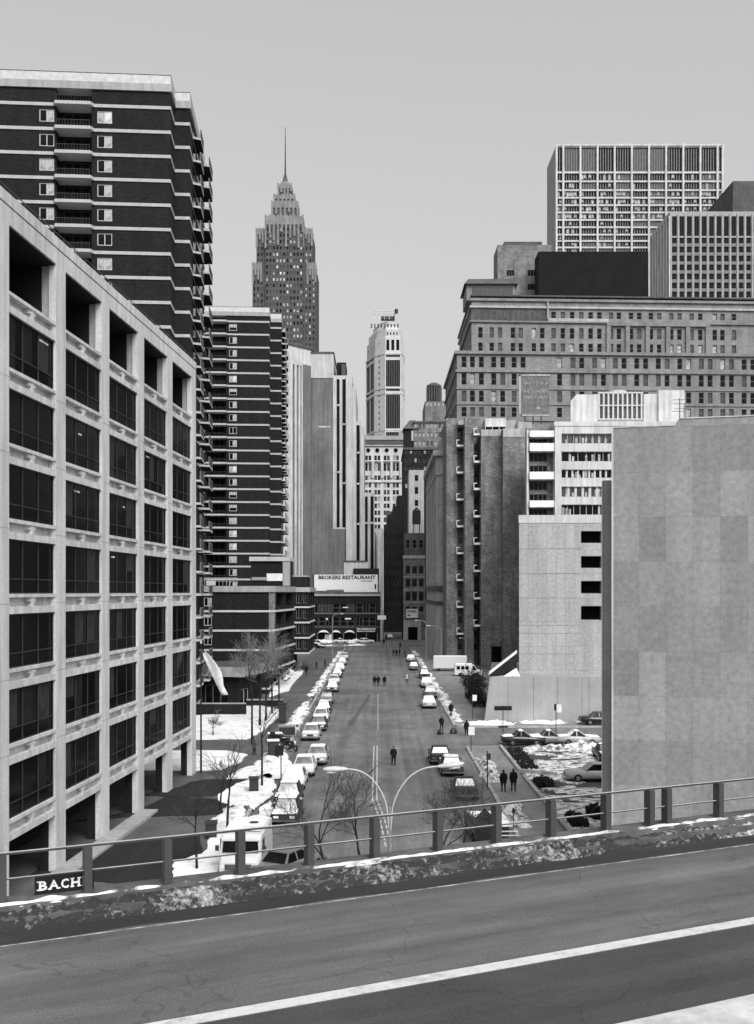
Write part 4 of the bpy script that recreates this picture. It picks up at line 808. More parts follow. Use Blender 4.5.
for k in range(9):
    z = PZ(445, Y) - k * 5.72
    for px, dz, yy in ((460.8, 0, 1.4), (476.5, 1.85 if True else 0, -2.4)):
        if z + dz < 4: continue
        m = MB(); xx = ux(px); m.box(xx - .8, xx + .75, yy, yy + 3.4, z + dz - .12, z + dz + .1, 'white_paint'); m.box(xx - .8, xx + .75, yy, yy + .12, z + dz + .1, z + dz + .28, 'white_paint'); o = B.part('balcony', m)
        m = MB(); m.box(xx - .8, xx - .66, yy, yy + 3.4, z + dz + .1, z + dz + 1.35, 'white_paint'); m.box(xx - .66, xx - .1, yy + .0, yy + .1, z + dz + 1.2, z + dz + 1.35, 'white_paint'); m.build('parapet', o)
b = MB(); b.box(ux(458), ux(465), -.5, 7, PZ(425, Y), PZ(421, Y), 'concrete_mid'); B.part('lintel', b)
b = MB()
yb = -3.56; sc = (Y - 3.5) / Y
b.box(ux(480) * sc, ux(500.8) * sc, yb, -3.51, PZ(436, Y - 3.5), PZ(429.5, Y - 3.5), 'limestone'); b.box(ux(501) * .97, ux(527) * .97, -6.56, -6.51, PZ(437, Y - 6.5), PZ(428.5, Y - 6.5), 'limestone'); B.part('coping', b)
b = MB(); b.box(ux(486), ux(507), 2, 9, PZ(431, Y), PZ(425.5, Y), 'void'); b.box(ux(486), ux(507), 1.6, 9, PZ(425.5, Y), PZ(417, Y), 'white_stone')
for q in (486, 493, 500, 506.6): b.box(ux(q), ux(q + .5), 1.8, 2, PZ(431, Y), PZ(425.5, Y), 'white_paint')
B.part('roof_hut', b); b = MB(); b.box(ux(507.5), ux(518), 3, 9, PZ(430, Y), PZ(418, Y), 'concrete_mid'); b.box(ux(518), ux(533), 1, 9, PZ(430, Y), PZ(421, Y), 'concrete_mid'); b.box(ux(519), ux(523), .9, 1, PZ(430, Y), PZ(422, Y), 'limestone'); b.box(ux(527), ux(532), .9, 1, PZ(429, Y), PZ(422, Y), 'limestone'); B.part('roof_hut', b)
b = MB(); b.box(ux(489.5), ux(499.5), -3.62, -3.5, .1, 4.2, 'void'); B.part('doorway', b)
B.finish()
# faded painted board on the roofs
FB = thing('roof_billboard', 'square faded dark billboard with worn pale lettering on the roofs, right', 'billboard', (PX(521, 235), 235, PZ(424, 235)))
W_ = PX(549.5, 235) - PX(521, 235); z0_, z1_ = PZ(414.5, 235) - PZ(424, 235), PZ(376, 235) - PZ(424, 235)
b = MB(); b.box(0, W_, 0, .4, z0_, z1_, 'dark_board'); b.build('board', FB)
b = MB(); b.box(-.5, -.02, -.1, .5, z0_, z1_ + .3, 'limestone'); b.box(-.5, W_ + .1, -.1, .5, z1_ + .02, z1_ + .35, 'limestone'); b.box(.2, W_, -.1, .5, z0_ - .35, z0_ - .02, 'limestone')
for x in (.8, 2.6, 4.4): b.box(x, x + .25, .1, .4, 0, z0_, 'dark_metal')
b.build('frame', FB)
b = MB(); rr = random.Random(5)
for r_, (zf, n_, hh) in enumerate(((.80, 10, .8), (.60, 13, 1.0), (.44, 13, .9))):
    for i in range(n_):
        if rr.random() < .12: continue
        x = .5 + (W_ - 1.0) * (i + .2) / n_; z = z0_ + (z1_ - z0_) * zf
        for q in range(3):
            if rr.random() < .25: continue
            a = rr.uniform(0, .5); b.box(x + a * .4, x + a * .4 + .10 + .2 * (q == 1), -.05, -.001, z - hh * .5 + rr.uniform(0, .25) + q * hh * .3, z - hh * .5 + q * hh * .3 + .36, 'worn_letter')
b.box(W_ * .55, W_ * .66, -.04, -.001, z0_ + 1.2, z0_ + 1.75, 'worn_letter'); b.build('lettering', FB)

# ---- white building with ribbon windows and a balcony bay
Y = 188.0; x0 = PX(527, Y)
B = Bld('white_ribbon_building', 'white building with ribbon windows and a bay of white parapet balconies', 'office building', (x0, Y, 0), 0, 'white_stone')
ux = lambda px: PX(px, Y) - x0; uz = lambda py: PZ(py, Y)
rw = [(uz(b_), uz(a)) for a, b_ in ((433.5, 443.5), (451.5, 461.5), (469.5, 478), (486.5, 497), (504.5, 515), (522, 532), (540, 550))][::-1]
B.block([(ux(555), 0), (ux(700), 0), (ux(700), 22), (ux(555), 22)], 0, uz(425.5), {0: dict(us=[(ux(561.5) - ux(555), ux(612) - ux(555)), (ux(620) - ux(555), ux(690) - ux(555))], zs=rw, style=lambda u, z: ('N9', 'n6', 'n8', 'N7')[z % 4], gls=(('glass_mid', 1), ('glass_dark', 1)), fr='frame_pale', depth=.5)}, top='snow')
b = MB()
rr = random.Random(3)
for a, c in rw:
    for i in range(15):
        x = ux(562) + (ux(611) - ux(562)) * i / 15; q = rr.random()
        if q < .45: b.box(x + .1, x + .5, .39, .41, a + .15, a + (c - a) * rr.uniform(.4, .95), 'glass_blind')
tag(B.part('blind', b), kind='stuff')
B.ring([(ux(555), 0), (ux(700), 0), (ux(700), 22), (ux(555), 22)], uz(426), uz(421.5), .12, 'white_stone', 'parapet')
B.block([(ux(527), 2.5), (ux(555) - .01, 2.5), (ux(555) - .01, 22), (ux(527) + 3.0, 22)], 0, uz(426), {0: dict(us=[(.8, ux(549.5))], zs=[(uz(443), uz(437)), (uz(460), uz(451)), (uz(472), uz(464)), (uz(489), uz(480)), (uz(500.5), uz(493)), (uz(516), uz(508))], style='n4', gls=(('glass_dark', 3), ('glass_mid', 1)), fr='frame_mid', depth=.3)}, mat='brick_brown')
for a, c in ((430.3, 436.5), (442.8, 450.8), (471.5, 479), (500.3, 507)): b = MB(); b.box(ux(530), ux(554.8), .3, .45, uz(c), uz(a), 'white_paint'); b.box(ux(530), ux(554.8), .45, 2.5, uz(c), uz(c) + .25, 'white_paint'); b.box(ux(530), ux(530) + .15, .45, 2.5, uz(c), uz(a), 'white_paint'); B.part('balcony', b)
b = MB(); b.box(ux(527.5), ux(529.3), .9, 2.5, 0, uz(429), 'white_stone'); B.part('pier', b)
b = MB(); q = [(ux(575), 4.2), (ux(603), 4.2), (ux(603), 14), (ux(575), 14)]; b.raw([(ux(575), 4.2, uz(422)), (ux(603), 4.2, uz(422)), (ux(603), 4.2, uz(390)), (ux(581), 4.2, uz(390)), (ux(575), 4.2, uz(396.5)), (ux(575) + 2, 14, uz(422)), (ux(603), 14, uz(422)), (ux(603), 14, uz(390)), (ux(581) + 2, 14, uz(390)), (ux(575) + 2, 14, uz(396.5))], [(0, 1, 2, 3, 4), (9, 8, 7, 6, 5), (0, 4, 9, 5), (4, 3, 8, 9), (3, 2, 7, 8), (2, 1, 6, 7)], 'white_stone'); B.part('penthouse', b)
b = MB(); b.box(ux(649.5), ux(664), 4.2, 14, uz(422), uz(389.5), 'white_stone'); b.box(ux(664), ux(690.5), 3.6, 14, uz(422), uz(386.3), 'white_stone'); B.part('penthouse', b)
B.finish()
CT = thing('cooling_tower', 'rust-streaked ribbed cooling tower between the white roof penthouses', 'cooling tower', (PX(603, Y), Y + 4.0, PZ(422, Y))); W_ = PX(649, Y) - PX(603, Y)
hz = lambda py: PZ(py, Y) - PZ(422, Y)
b = MB(); b.box(0, W_, .4, 8, 0, hz(389.5), 'rib_dark'); b.build('casing', CT)
b = MB()
for i in range(10): x = W_ * i / 9.5; b.box(x, x + .3, .1, .4, hz(416), hz(388.5), 'pale_metal')
for py in (416, 402, 389): b.box(0, W_, .05, .38, hz(py), hz(py) + .22, 'pale_metal')
b.build('rib', CT)
b = MB(); b.box(.1, W_ - .1, .15, .38, hz(421.5), hz(416.2), 'concrete_mid'); b.build('base', CT); b = MB(); b.tube([(W_ * .5, 4, hz(389)), (W_ * .5, 4, hz(383.5))], W_ * .25, 'pale_metal', 16, False); b.build('fan_stack', CT)
AN = thing('roof_antenna', 'thin dark television antenna standing before the right white penthouse', 'antenna', (PX(679.5, 185), 185, PZ(422, 185)))
b = MB(); hz = lambda py: PZ(py, 185) - PZ(422, 185)
b.box(-.05, .05, 0, .1, 0, hz(398), 'dark_metal'); b.box(.75, .85, 0, .1, 0, hz(404), 'dark_metal')
b.build('mast', AN)
for py, x in ((400, 0), (404, 0), (409, .2), (411.5, -.2)): b = MB(); b.box(-1.1 + x, 1.1 + x, -.05, 0, hz(py), hz(py) + .08, 'dark_metal', Matrix.Rotation(R(-12), 4, 'Y') if False else None); b.build('crossbar', AN)

# ---- blank concrete stair block on a walled podium
Y = 129.0; x0 = PX(519, Y); ux = lambda px: PX(px, Y) - x0; uz = lambda py: PZ(py, Y)
B = Bld('panelled_concrete_block', 'windowless panelled concrete block with a column of black openings on a podium', 'building', (x0, Y, 0), 0, 'panel_joint')
ops = [(uz(679), uz(662)), (uz(620), uz(606)), (uz(593.5), uz(581)), (uz(568), uz(556)), (uz(543), uz(531))]
B.block([(0, 0), (30, 0), (33, 18), (2.7, 18)], 5.0, uz(515), {0: dict(us=[(ux(581), ux(601.5))], zs=ops, style='plain', gls=(('glass_black', 1),), fr='dark_metal', depth=.8, name='opening')}, top='concrete_mid')
b = MB(); b.box(-.05, 30, -.06, -.02, uz(523), uz(515.2), 'concrete_pale')
for py in (548, 573, 597.5, 625, 633, 653.5): b.box(-.01, ux(581), -.035, -.012, uz(py) - .05, uz(py) + .04, 'concrete_mid')
B.part('coping', b); B.finish()
Yp = 124.6; xl = PX(484, Yp)
PD = thing('podium_wall', 'tall plain concrete podium wall with battered left edge above the cross street', 'wall', (xl, Yp, 0))
H_ = PZ(677, Yp); dx = PX(490, Yp) - xl; W_ = 46
b = MB(); b.raw([(0, 0, -.1), (W_, 0, -.1), (W_, 0, H_), (dx, 0, H_), (3.2, 26, -.1), (W_, 26, -.1), (W_, 26, H_), (dx + 3.0, 26, H_)], [(0, 1, 2, 3), (7, 6, 5, 4), (0, 3, 7, 4), (3, 2, 6, 7), (1, 5, 6, 2)], 'podium_concrete')
b.build('wall_face', PD)
b = MB()
for px in (508, 533.5, 557.5, 582, 589): x = PX(px, Yp) - xl; b.box(x - .02, x + .02, -.01, .02, 0, H_ - .02, 'dark_stone')
b.build('joint', PD)
b = MB(); x1 = PX(516.5, 129.2) - xl; q = 4.3
b.raw([(dx, .3, H_ - .2), (dx + .02, .5, H_ - .2), (x1, q + .2, H_ - .2), (x1, q, H_ - .2), (dx, .3, H_ + .25), (dx + .02, .5, H_ + .25), (x1, q + .2, H_ + 2.6), (x1, q, H_ + 2.6)], [(4, 7, 6, 5), (0, 4, 5, 1), (1, 5, 6, 2), (2, 6, 7, 3), (3, 7, 4, 0)], 'brick_dim')
b.raw([(dx - .1, .2, H_ + .25), (dx - .08, .6, H_ + .25), (x1, q + .3, H_ + 2.6), (x1, q - .1, H_ + 2.6), (dx - .1, .2, H_ + .6), (dx - .08, .6, H_ + .6), (x1, q + .3, H_ + 2.95), (x1, q - .1, H_ + 2.95)], [(0, 1, 2, 3), (4, 7, 6, 5), (0, 4, 5, 1), (1, 5, 6, 2), (2, 6, 7, 3), (3, 7, 4, 0)], 'white_paint')
b.build('ramp_parapet', PD)
b = MB(); b.raw([(dx + 1.6, .3, H_ + .04), (x1 - .1, .3, H_ + .04), (x1 - .1, 4.0, H_ + .8), (dx + 2.8, 2.6, H_ + .4)], [(0, 1, 2, 3)], 'snow'); b.build('snow_cover', PD)

# ---- huge blank wall of a telephone building, nearest on the right
Y = 58.0; x0 = PX(612.5, Y); z1 = PZ(428, Y)
B = Bld('blank_wall_building', 'huge blank grey panelled wall of a windowless building, nearest on the right', 'building', (x0, Y, 0), R(-13.2), 'panel_wall')
W_ = 24.0; B.block(rect(0, W_, 0, 12), 0, z1, top='concrete_mid')
b = MB(); s_ = PX(672, Y) - x0; b.raw([(s_, .3, z1), (W_, .3, z1), (W_, .3, z1 + .42), (s_ + .25, .3, z1 + .42), (s_, 12, z1), (W_, 12, z1), (W_, 12, z1 + .42), (s_ + .25, 12, z1 + .42)], [(0, 1, 2, 3), (7, 6, 5, 4), (0, 3, 7, 4), (3, 2, 6, 7)], 'panel_wall'); B.part('parapet', b)
b = MB(); b.box(-.05, .05, -.04, .06, 0, z1 + .02, 'concrete_pale'); B.part('corner_trim', b)
b = MB(); b.box(.05, s_ - .01, -.03, .5, z1, z1 + .07, 'concrete_pale'); b.box(s_ + .3, W_, .26, .8, z1 + .42, z1 + .48, 'concrete_pale'); B.part('coping', b)
b = MB(); b.box(-.56, -.08, 1.6, 11, 0, PZ(481, 60), 'flank_concrete'); b.box(-.62, -.56, 1.5, 10.9, 0, PZ(482, 60), 'concrete_pale'); B.part('flank_pier', b)
B.finish()

# ---- large brownstone office building behind
Y = 268.0; x0 = PX(457, Y); ux = lambda px: PX(px, Y) - x0; uz = lambda py: PZ(py, Y)
B = Bld('brownstone_office_building', 'broad grey stone office building with many paired windows and a set back top', 'office building', (x0, Y, 0), 0, 'brownstone')
W_ = ux(775); D = 46
def pw(cs, w=4.6): return [(ux(c) - ux(457) - 0 - PXW(w) / 2, ux(c) + PXW(w) / 2) for c in cs]
def PXW(w): return w * Y / F
c1 = [464, 472.5, 481.5, 494, 503, 514.5, 523.5, 560.5, 574, 583, 596, 605, 617, 626, 639, 648, 661, 670, 683, 692, 705, 714, 727, 736, 749, 758]
gl = (('glass_dark', 3), ('glass_mid', 2), ('glass_blind', .6))
SL_ = .045; lo = [(0, 0), (W_, W_ * SL_), (W_, D), (0, D)]
B.block(lo, 0, uz(351.5), {0: dict(us=pw(c1, 5), zs=[(uz(434), uz(424)), (uz(416.5), uz(407)), (uz(401.5), uz(390.5)), (uz(384.5), uz(373)), (uz(367), uz(356.5))], style='hung', gls=gl, fr='frame_mid', depth=.4),
    3: dict(us=pairs(D, 6, 1.3, .9), zs=[(uz(416.5), uz(407)), (uz(401.5), uz(390.5)), (uz(384.5), uz(373)), (uz(367), uz(356.5))], style='hung', gls=gl, fr='frame_mid', depth=.35)})
s2 = ux(472.5) - 0; y2 = 2.5
c2 = [475, 481.5, 493, 501.5, 514.5, 522.5, 536, 544.5, 556, 565.5, 575, 584.5, 594, 603, 615, 623, 635.5, 644, 656, 664.5, 677, 685.5, 698, 707, 722, 730, 742]
up = [(0 + ux(c) - s2 - PXW(4.6) / 2, ux(c) - s2 + PXW(4.6) / 2) for c in c2 if ux(c) - s2 > PXW(3)]
hi = [(s2, y2 + s2 * SL_), (W_, y2 + W_ * SL_), (W_, D - 3), (s2, D - 3)]
B.block(hi, uz(351.5), uz(296), {0: dict(us=up, zs=[(uz(349.5), uz(340)), (uz(335), uz(324.5)), (uz(314.5), uz(308))], style='hung', gls=gl, fr='frame_mid', depth=.4), 3: dict(us=pairs(D - 6, 5, 1.3, .9), zs=[(uz(349.5), uz(340)), (uz(335), uz(324.5))], style='hung', gls=gl, fr='frame_mid', depth=.3)})
B.ring(lo, uz(354), uz(351), .6, 'brownstone', 'cornice'); B.ring(lo, uz(372), uz(370), .4, 'brownstone', 'band'); B.ring(lo, uz(389), uz(388), .25, 'brownstone', 'band'); B.ring(lo, uz(404.5), uz(403.5), .25, 'brownstone', 'band'); B.ring(lo, uz(420.5), uz(419), .4, 'brownstone', 'band')
B.ring(hi, uz(319.5), uz(318), .5, 'brownstone', 'band'); B.ring(hi, uz(305), uz(303), .5, 'limestone', 'band'); B.ring(hi, uz(298), uz(295.5), .55, 'brownstone', 'cornice'); B.ring(hi, uz(293), uz(291.5), .2, 'dark_stone', 'parapet')
def shear(b): b.v = [(x, y + x * SL_, z) for x, y, z in b.v]
b = MB(); b.box(s2 - .1, ux(548), y2 - .06, y2 - .02, uz(317.5), uz(306), 'dark_stone')
for q in range(13): b.box(ux(477 + q * 5.6), ux(479.6 + q * 5.6), y2 - .1, y2 - .05, uz(316), uz(308.5), 'glass_mid')
shear(b); B.part('attic_band', b)
b = MB()
for q in (612, 631.5, 652, 673, 693.5, 714): b.box(ux(q) - .55, ux(q) + .55, y2 - .6, y2 - .03, uz(352), uz(321), 'brownstone')
b.box(ux(610), ux(716), y2 - .7, y2 - .03, uz(322), uz(319.6), 'brownstone'); b.box(ux(550), ux(612), y2 - .5, y2 - .03, uz(318), uz(315), 'limestone'); b.box(ux(549), ux(550.3), y2 - .9, y2 - .03, uz(316), uz(299), 'limestone'); shear(b); B.part('pilaster', b)
l_, r_ = ux(468), ux(517); b = MB(); b.box(l_, r_, y2 + 1.5, 16, uz(296), uz(280), 'brownstone'); b.box(l_ + 1.5, r_ - .6, y2 + 1.3, y2 + 1.5, uz(294), uz(282), 'dark_stone')
b.frustum([(l_ - .7, y2 + .6), (r_ + .7, y2 + .6), (r_ + .7, 17), (l_ - .7, 17)], uz(280), [(l_ + .5, y2 + 3), (r_ - 1, y2 + 3), (r_ - 1, 13), (l_ + .5, 13)], uz(272.5), 'dark_stone'); B.part('roof_pavilion', b)
B.finish()
Y = 302.0
B = simple('brick_roof_tower', 'mid grey brick block with few windows, behind the black slab on its left', 'building', 497.5, 552, 245, Y, 10, 'brick_brown', [(PX(506, Y) - PX(497, Y), PX(514, Y) - PX(497, Y)), (PX(527, Y) - PX(497, Y), PX(536, Y) - PX(497, Y))], [(PZ(276, Y), PZ(270, Y)), (PZ(290, Y), PZ(284, Y))], style='n3', fin=False); b = MB(); b.box(2, 13, 1, 14, PZ(245, Y), PZ(240.5, Y), 'dark_stone'); B.part('roof_hut', b); B.finish()
Y = 292.0
B = simple('black_slab_building', 'plain black roofed slab standing before the white gridded tower', 'building', 538.5, 648.5, 251.5, Y, 7, 'black_cladding')
# ---- white gridded tower
Y = 470.0; x0 = PX(556.5, Y); ux = lambda px: PX(px, Y) - x0; uz = lambda py: PZ(py, Y)
B = Bld('gridded_tower', 'broad white gridded office tower with tall louvred top storey', 'skyscraper', (x0, Y, 0), 0, 'white_stone')
cols = [556.5] + [563.2 + 17.13 * i for i in range(10)] + [722.5]
us = [(ux(a) + .42, ux(c) - .42) for a, c in zip(cols, cols[1:])]
ys = [172.6, 181.4, 190.2, 197.8, 205.2, 212.5, 220, 227.3, 234.7, 241, 247.5, 255, 262.4, 270, 277.5]
zs = [(uz(171.4), uz(147.2))] + [(uz(b_ - .9), uz(a + .7)) for a, b_ in zip(ys, ys[1:])]
B.block(rect(0, ux(722.5), 0, 26), 40, uz(144.8), {0: dict(us=us, zs=zs, style=lambda u, z: 'N2' if u in (0, 10) else ('N6' if z == len(zs) - 1 else 'N6'), gls=(('glass_dark', 4), ('glass_mid', 2)), fr='frame_louvre', depth=.8, name='window')}, mat='white_stone', top='concrete_mid')
B.w.box(-.06, -.02, .0, 26, 40, uz(145), 'concrete_mid')
rr = random.Random(11); b = MB()
for j, (a, c) in enumerate(zs[1:]):
    for (p, q) in us:
        for i in range(5):
            if rr.random() < (.5 if 2 <= j <= 5 else .16): x = p + (q - p) * i / 6 + .15; b.box(x, x + (q - p) / 6.5, .62, .66, a + (c - a) * rr.uniform(.1, .5), c - .1, 'glass_blind')
tag(B.part('blind', b), kind='stuff')
b = MB()
for q in cols: b.box(ux(q) - .42, ux(q) + .42, -.5, -.01, 40, uz(144), 'white_stone')
b.box(0, ux(722.5), -.4, 26.2, uz(146), uz(144.3), 'white_stone'); B.part('fin', b)
b = MB(); b.box(ux(639), ux(667), 8, 20, uz(144.4), uz(142.2), 'dark_metal'); b.box(ux(643), ux(661), 8, 18, uz(142.2), uz(141.4), 'dark_metal'); B.part('roof_plant', b); B.finish()
# ---- ribbed tower and the dark tower at the edge
Y = 380.0; x0 = PX(670, Y); ux = lambda px: PX(px, Y) - x0; uz = lambda py: PZ(py, Y)
B = Bld('ribbed_tower', 'grey office tower with pale vertical ribs and rows of dark windows', 'skyscraper', (x0, Y, 0), 0, 'concrete_mid')
W_ = ux(776); us = [(ux(672 + 7.42 * i), ux(676.8 + 7.42 * i)) for i in range(14)]
zs = [(uz(y + 6.4), uz(y + .6)) for y in [237 + 9.0 * k for k in range(8)]] + [(uz(236), uz(216.2))]
B.block(rect(0, W_, 0, 27), 50, uz(211.5), {0: dict(us=us, zs=zs, style=lambda u, z: 'g22' if z < 8 else 'n2', gls=(('glass_dark', 1),), fr='frame_dark', depth=.4), 3: dict(us=bays(27, 7, 1.7), zs=[(52, uz(217))], style='plain', gls=(('glass_dark', 1),), fr='frame_dark', depth=.7, name='window_strip')}, top='concrete_mid')
b = MB()
for u0, u1 in us: b.box(u1 + .18, u1 + .78, -.35, -.01, 50, uz(214), 'concrete_mid')
B.part('rib', b); b = MB()
for i in range(8): y = 27 * i / 7; b.box(-.35, -.01, max(0, y - .75), min(27, y + .75), 50, uz(213), 'white_stone')  # side ribs coloured paler, brightness this face doesn't get from the sun
b.box(-.3, -.02, 0, 27, uz(216), uz(211.6), 'limestone'); B.part('rib', b); b = MB()
for (p, q), (p2, q2) in zip(zs[:8], zs[1:8]):
    for u0, u1 in us: b.box(u0, u1, -.05, -.01, q2 + .05, p - .05, 'frame_mid')
tag(B.part('spandrel', b), kind='stuff'); B.finish()
B = simple('dark_edge_tower', 'dark tower edge looming behind the ribbed tower at the right', 'skyscraper', 733, 790, 181, 425, 36, 'dark_stone', fin=False)
B.finish()

# ================================================================ vehicles
def ring8(y, zb, zt, hw, r=.12, wt=None):
    wt = hw - .04 if wt is None else wt
    return [(-hw + r, y, zb), (hw - r, y, zb), (hw, y, zb + r), (hw + .0, y, (zb + zt) / 2), (wt, y, zt - r * .6), (wt - r, y, zt), (-wt + r, y, zt), (-wt, y, zt - r * .6), (-hw, y, (zb + zt) / 2), (-hw, y, zb + r)]
def make_car(name, label, paint, loc, rz, L=5.3, W=1.92, kind='sedan', snow=0, roofpaint=None, group=None):
    """front towards local -y; rests on z = 0"""
    C = thing(name, label, 'car', loc, rz, group); h = L / 2; hw = W / 2
    bl, bz = .92, 1.42
    b = MB(); b.loft([ring8(-h, .42, .74, hw - .14), ring8(-h + .12, .30, .84, hw - .04), ring8(-h + 1.5, .26, .93, hw), ring8(h - 1.3, .26, .97, hw), ring8(h - .15, .32, .92, hw - .04), ring8(h, .45, .80, hw - .14)], paint, True)
    y0, y1 = -h + 1.45, (h - 1.15 if kind == 'sedan' else h - .12); ya, yb = y0 + .75, (y1 - .55 if kind == 'sedan' else y1 - .25); a, c = hw - .12, hw - .30
    rf = roofpaint or paint
    b.raw([(-a, y0, bl), (a, y0, bl), (a, y1, bl + .02), (-a, y1, bl + .02), (-c, ya, bz), (c, ya, bz), (c, yb, bz), (-c, yb, bz)], [(4, 5, 6, 7), (0, 1, 5, 4), (1, 2, 6, 5), (2, 3, 7, 6), (3, 0, 4, 7)], rf)
    b.box(-c - .02, c + .02, ya - .02, yb + .02, bz - .01, bz + .04, rf)
    b.build('body', C)
    def quad(nm, P, m='glass_dark', k=.025):
        P = [Vector(p) for p in P]; n = (P[1] - P[0]).cross(P[2] - P[1]).normalized(); ce = sum(P, Vector()) / 4; Q = [ce + (p - ce) * .88 for p in P]
        g = MB(); g.raw([q + n * k for q in Q] + [q - n * .03 for q in Q], [(0, 1, 2, 3), (7, 6, 5, 4), (0, 4, 5, 1), (1, 5, 6, 2), (2, 6, 7, 3), (3, 7, 4, 0)], m); g.build(nm, C)
    quad('windshield', [(-a, y0, bl), (a, y0, bl), (c, ya, bz), (-c, ya, bz)], 'glass_pale' if snow & 4 else ('snow' if snow & 2 else 'car_glass')); quad('rear_window', [(a, y1, bl), (-a, y1, bl), (-c, yb, bz), (c, yb, bz)], 'snow' if snow & 2 else 'glass_dark')  # pale and grey windscreen glass has the sky's reflection in its colour
    for s in (-1, 1):
        ym = (y0 + y1) / 2 + .1
        for p, q, pt, qt in ((y0 + .05, ym, ya + .02, ym), (ym + .05, y1 - .05, ym + .05, yb)):
            P = [(s * a, p, bl), (s * a, q, bl), (s * c, qt, bz), (s * c, pt, bz)]; quad('side_window', P if s > 0 else P[::-1])
        for yy in (-h + .95, h - 1.05):
            w_ = MB(); w_.tube([(s * (hw - .22), yy, .33), (s * (hw + .005), yy, .33)], .33, 'rubber', 14, False); o = w_.build('wheel', C)
            w_ = MB(); w_.tube([(s * (hw - .01), yy, .33), (s * (hw + .02), yy, .33)], .18, 'chrome', 10, False); w_.build('hubcap', o)
        g = MB(); g.box(s * (hw - .42) - .17, s * (hw - .42) + .17, -h - .02, -h + .06, .56, .72, 'lamp_glass'); g.build('headlight', C)
        g = MB(); g.box(s * (hw - .38) - .22, s * (hw - .38) + .22, h - .04, h + .02, .58, .74, 'red_lens'); g.build('tail_light', C)
        g = MB(); g.box(s * (hw + .02) - .05, s * (hw + .02) + .05, y0 + .25, y0 + .37, .95, 1.07, 'dark_metal'); g.build('wing_mirror', C)
    for y, nm in ((-h, 'bumper'), (h, 'bumper')): g = MB(); g.box(-hw + .06, hw - .06, y - .1 if y < 0 else y - .04, y + .04 if y < 0 else y + .1, .36, .50, 'chrome'); g.build(nm, C)
    g = MB(); g.box(-hw + .66, hw - .66, -h - .015, -h + .05, .53, .73, 'dark_metal'); g.build('grille', C)
    if snow & 1:
        def pad(xa, xb, p, q, z, t, tilt=0):
            g = MB(); nx, ny = 7, 9; vs = []
            for i in range(nx + 1):
                for j in range(ny + 1):
                    u, v = i / nx, j / ny; e = min(1, 6 * min(u, 1 - u, v, 1 - v)); vs.append((xa + (xb - xa) * u, p + (q - p) * v, z + tilt * v + e * t * (.75 + .5 * noise.noise((u * 3 + loc[1], v * 3, loc[0]))) - .01))
            g.raw(vs, [(i * (ny + 1) + j, (i + 1) * (ny + 1) + j, (i + 1) * (ny + 1) + j + 1, i * (ny + 1) + j + 1) for i in range(nx) for j in range(ny)], 'snow', True); g.build('snow_cover', C)
        pad(-c, c, ya, yb, bz + .04, .12); pad(-hw + .12, hw - .12, -h + .1, y0 + .03, .845, .12, .08)
        if kind == 'sedan': pad(-hw + .12, hw - .12, y1, h - .1, .98, .10, -.06)
        if snow & 8:                                                  # buried: snow over the glass as well
            g = MB(); g.raw([(-a, y0, bl + .05), (a, y0, bl + .05), (c, ya, bz + .07), (-c, ya, bz + .07), (-a, y0, bl - .05), (a, y0, bl - .05)], [(0, 1, 2, 3)], 'snow'); g.build('snow_cover', C); g = MB(); g.raw([(a, y1, bl + .05), (-a, y1, bl + .05), (-c, yb, bz + .07), (c, yb, bz + .07)], [(0, 1, 2, 3)], 'snow'); g.build('snow_cover', C)
    return C
def car_at(px, py, *a, **k):
    """px, py: the pixel where the near end of the car meets the street"""
    L = k.get('L', 5.3); x, y = G(px, py); return x, y + L / 2
LK, RK = 'cars parked along the left kerb', 'cars parked along the right kerb'
def park(px, py, label, paint, name='parked_car', side='l', group=None, **k):
    x, y = car_at(px, py, **k); rz = k.pop('rz', 0 if side == 'l' else math.pi)
    return make_car(name, label, paint, (x, y, 0), rz, group=group or (LK if side == 'l' else RK), **k)
park(284, 827, 'black car with snow-dusted bonnet parked directly behind the white step van', 'car_black', snow=5)
park(286, 808.5, 'black car with round white windscreen, second behind the white step van', 'car_black', snow=5)
park(292, 791.5, 'snow-white car with its bonnet and roof fully covered, third behind the van', 'car_white', snow=3)
park(302.5, 778, 'white car angled by the kerb, fourth behind the white step van', 'car_white', snow=1)
park(316, 766.5, 'long pale car standing furthest out from the left kerb, near the motorcycles', 'car_silver', snow=1, L=5.5)
park(310, 741.5, 'pale grey car with dark bumper just beyond the motorcycles', 'car_silver', snow=1)
park(317.5, 732, 'dark car with snowy roof, second beyond the motorcycles', 'car_black', snow=1)
park(320, 723, 'white car with a dark gap in its windscreen, third beyond the motorcycles', 'car_white', snow=1)
park(323, 714.5, 'dark car with snow-covered roof just in front of the grey boxy car', 'car_black', snow=3)
park(326, 704.5, 'grey boxy car with bare bonnet, only uncovered grey car of the left row', 'car_grey', snow=4, L=5.0)
for i, (px, py, lb) in enumerate(((332, 692.5, 'snow-covered car first behind the grey boxy car on the left'), (333.5, 685, 'snow-covered car second behind the grey boxy car on the left'), (337, 678, 'snow-covered car third behind the grey boxy car on the left'), (339.5, 671.5, 'snow-covered car third from the far end of the left row'), (342, 665.5, 'snow-covered car second from the far end of the left row'), (344, 660, 'pale car at the far end of the left row, near the corner'))):
    park(px, py, lb, ('car_grey', 'car_white', 'car_black', 'car_white', 'car_grey', 'car_silver')[i], snow=(3, 1, 3, 11, 3, 1)[i])
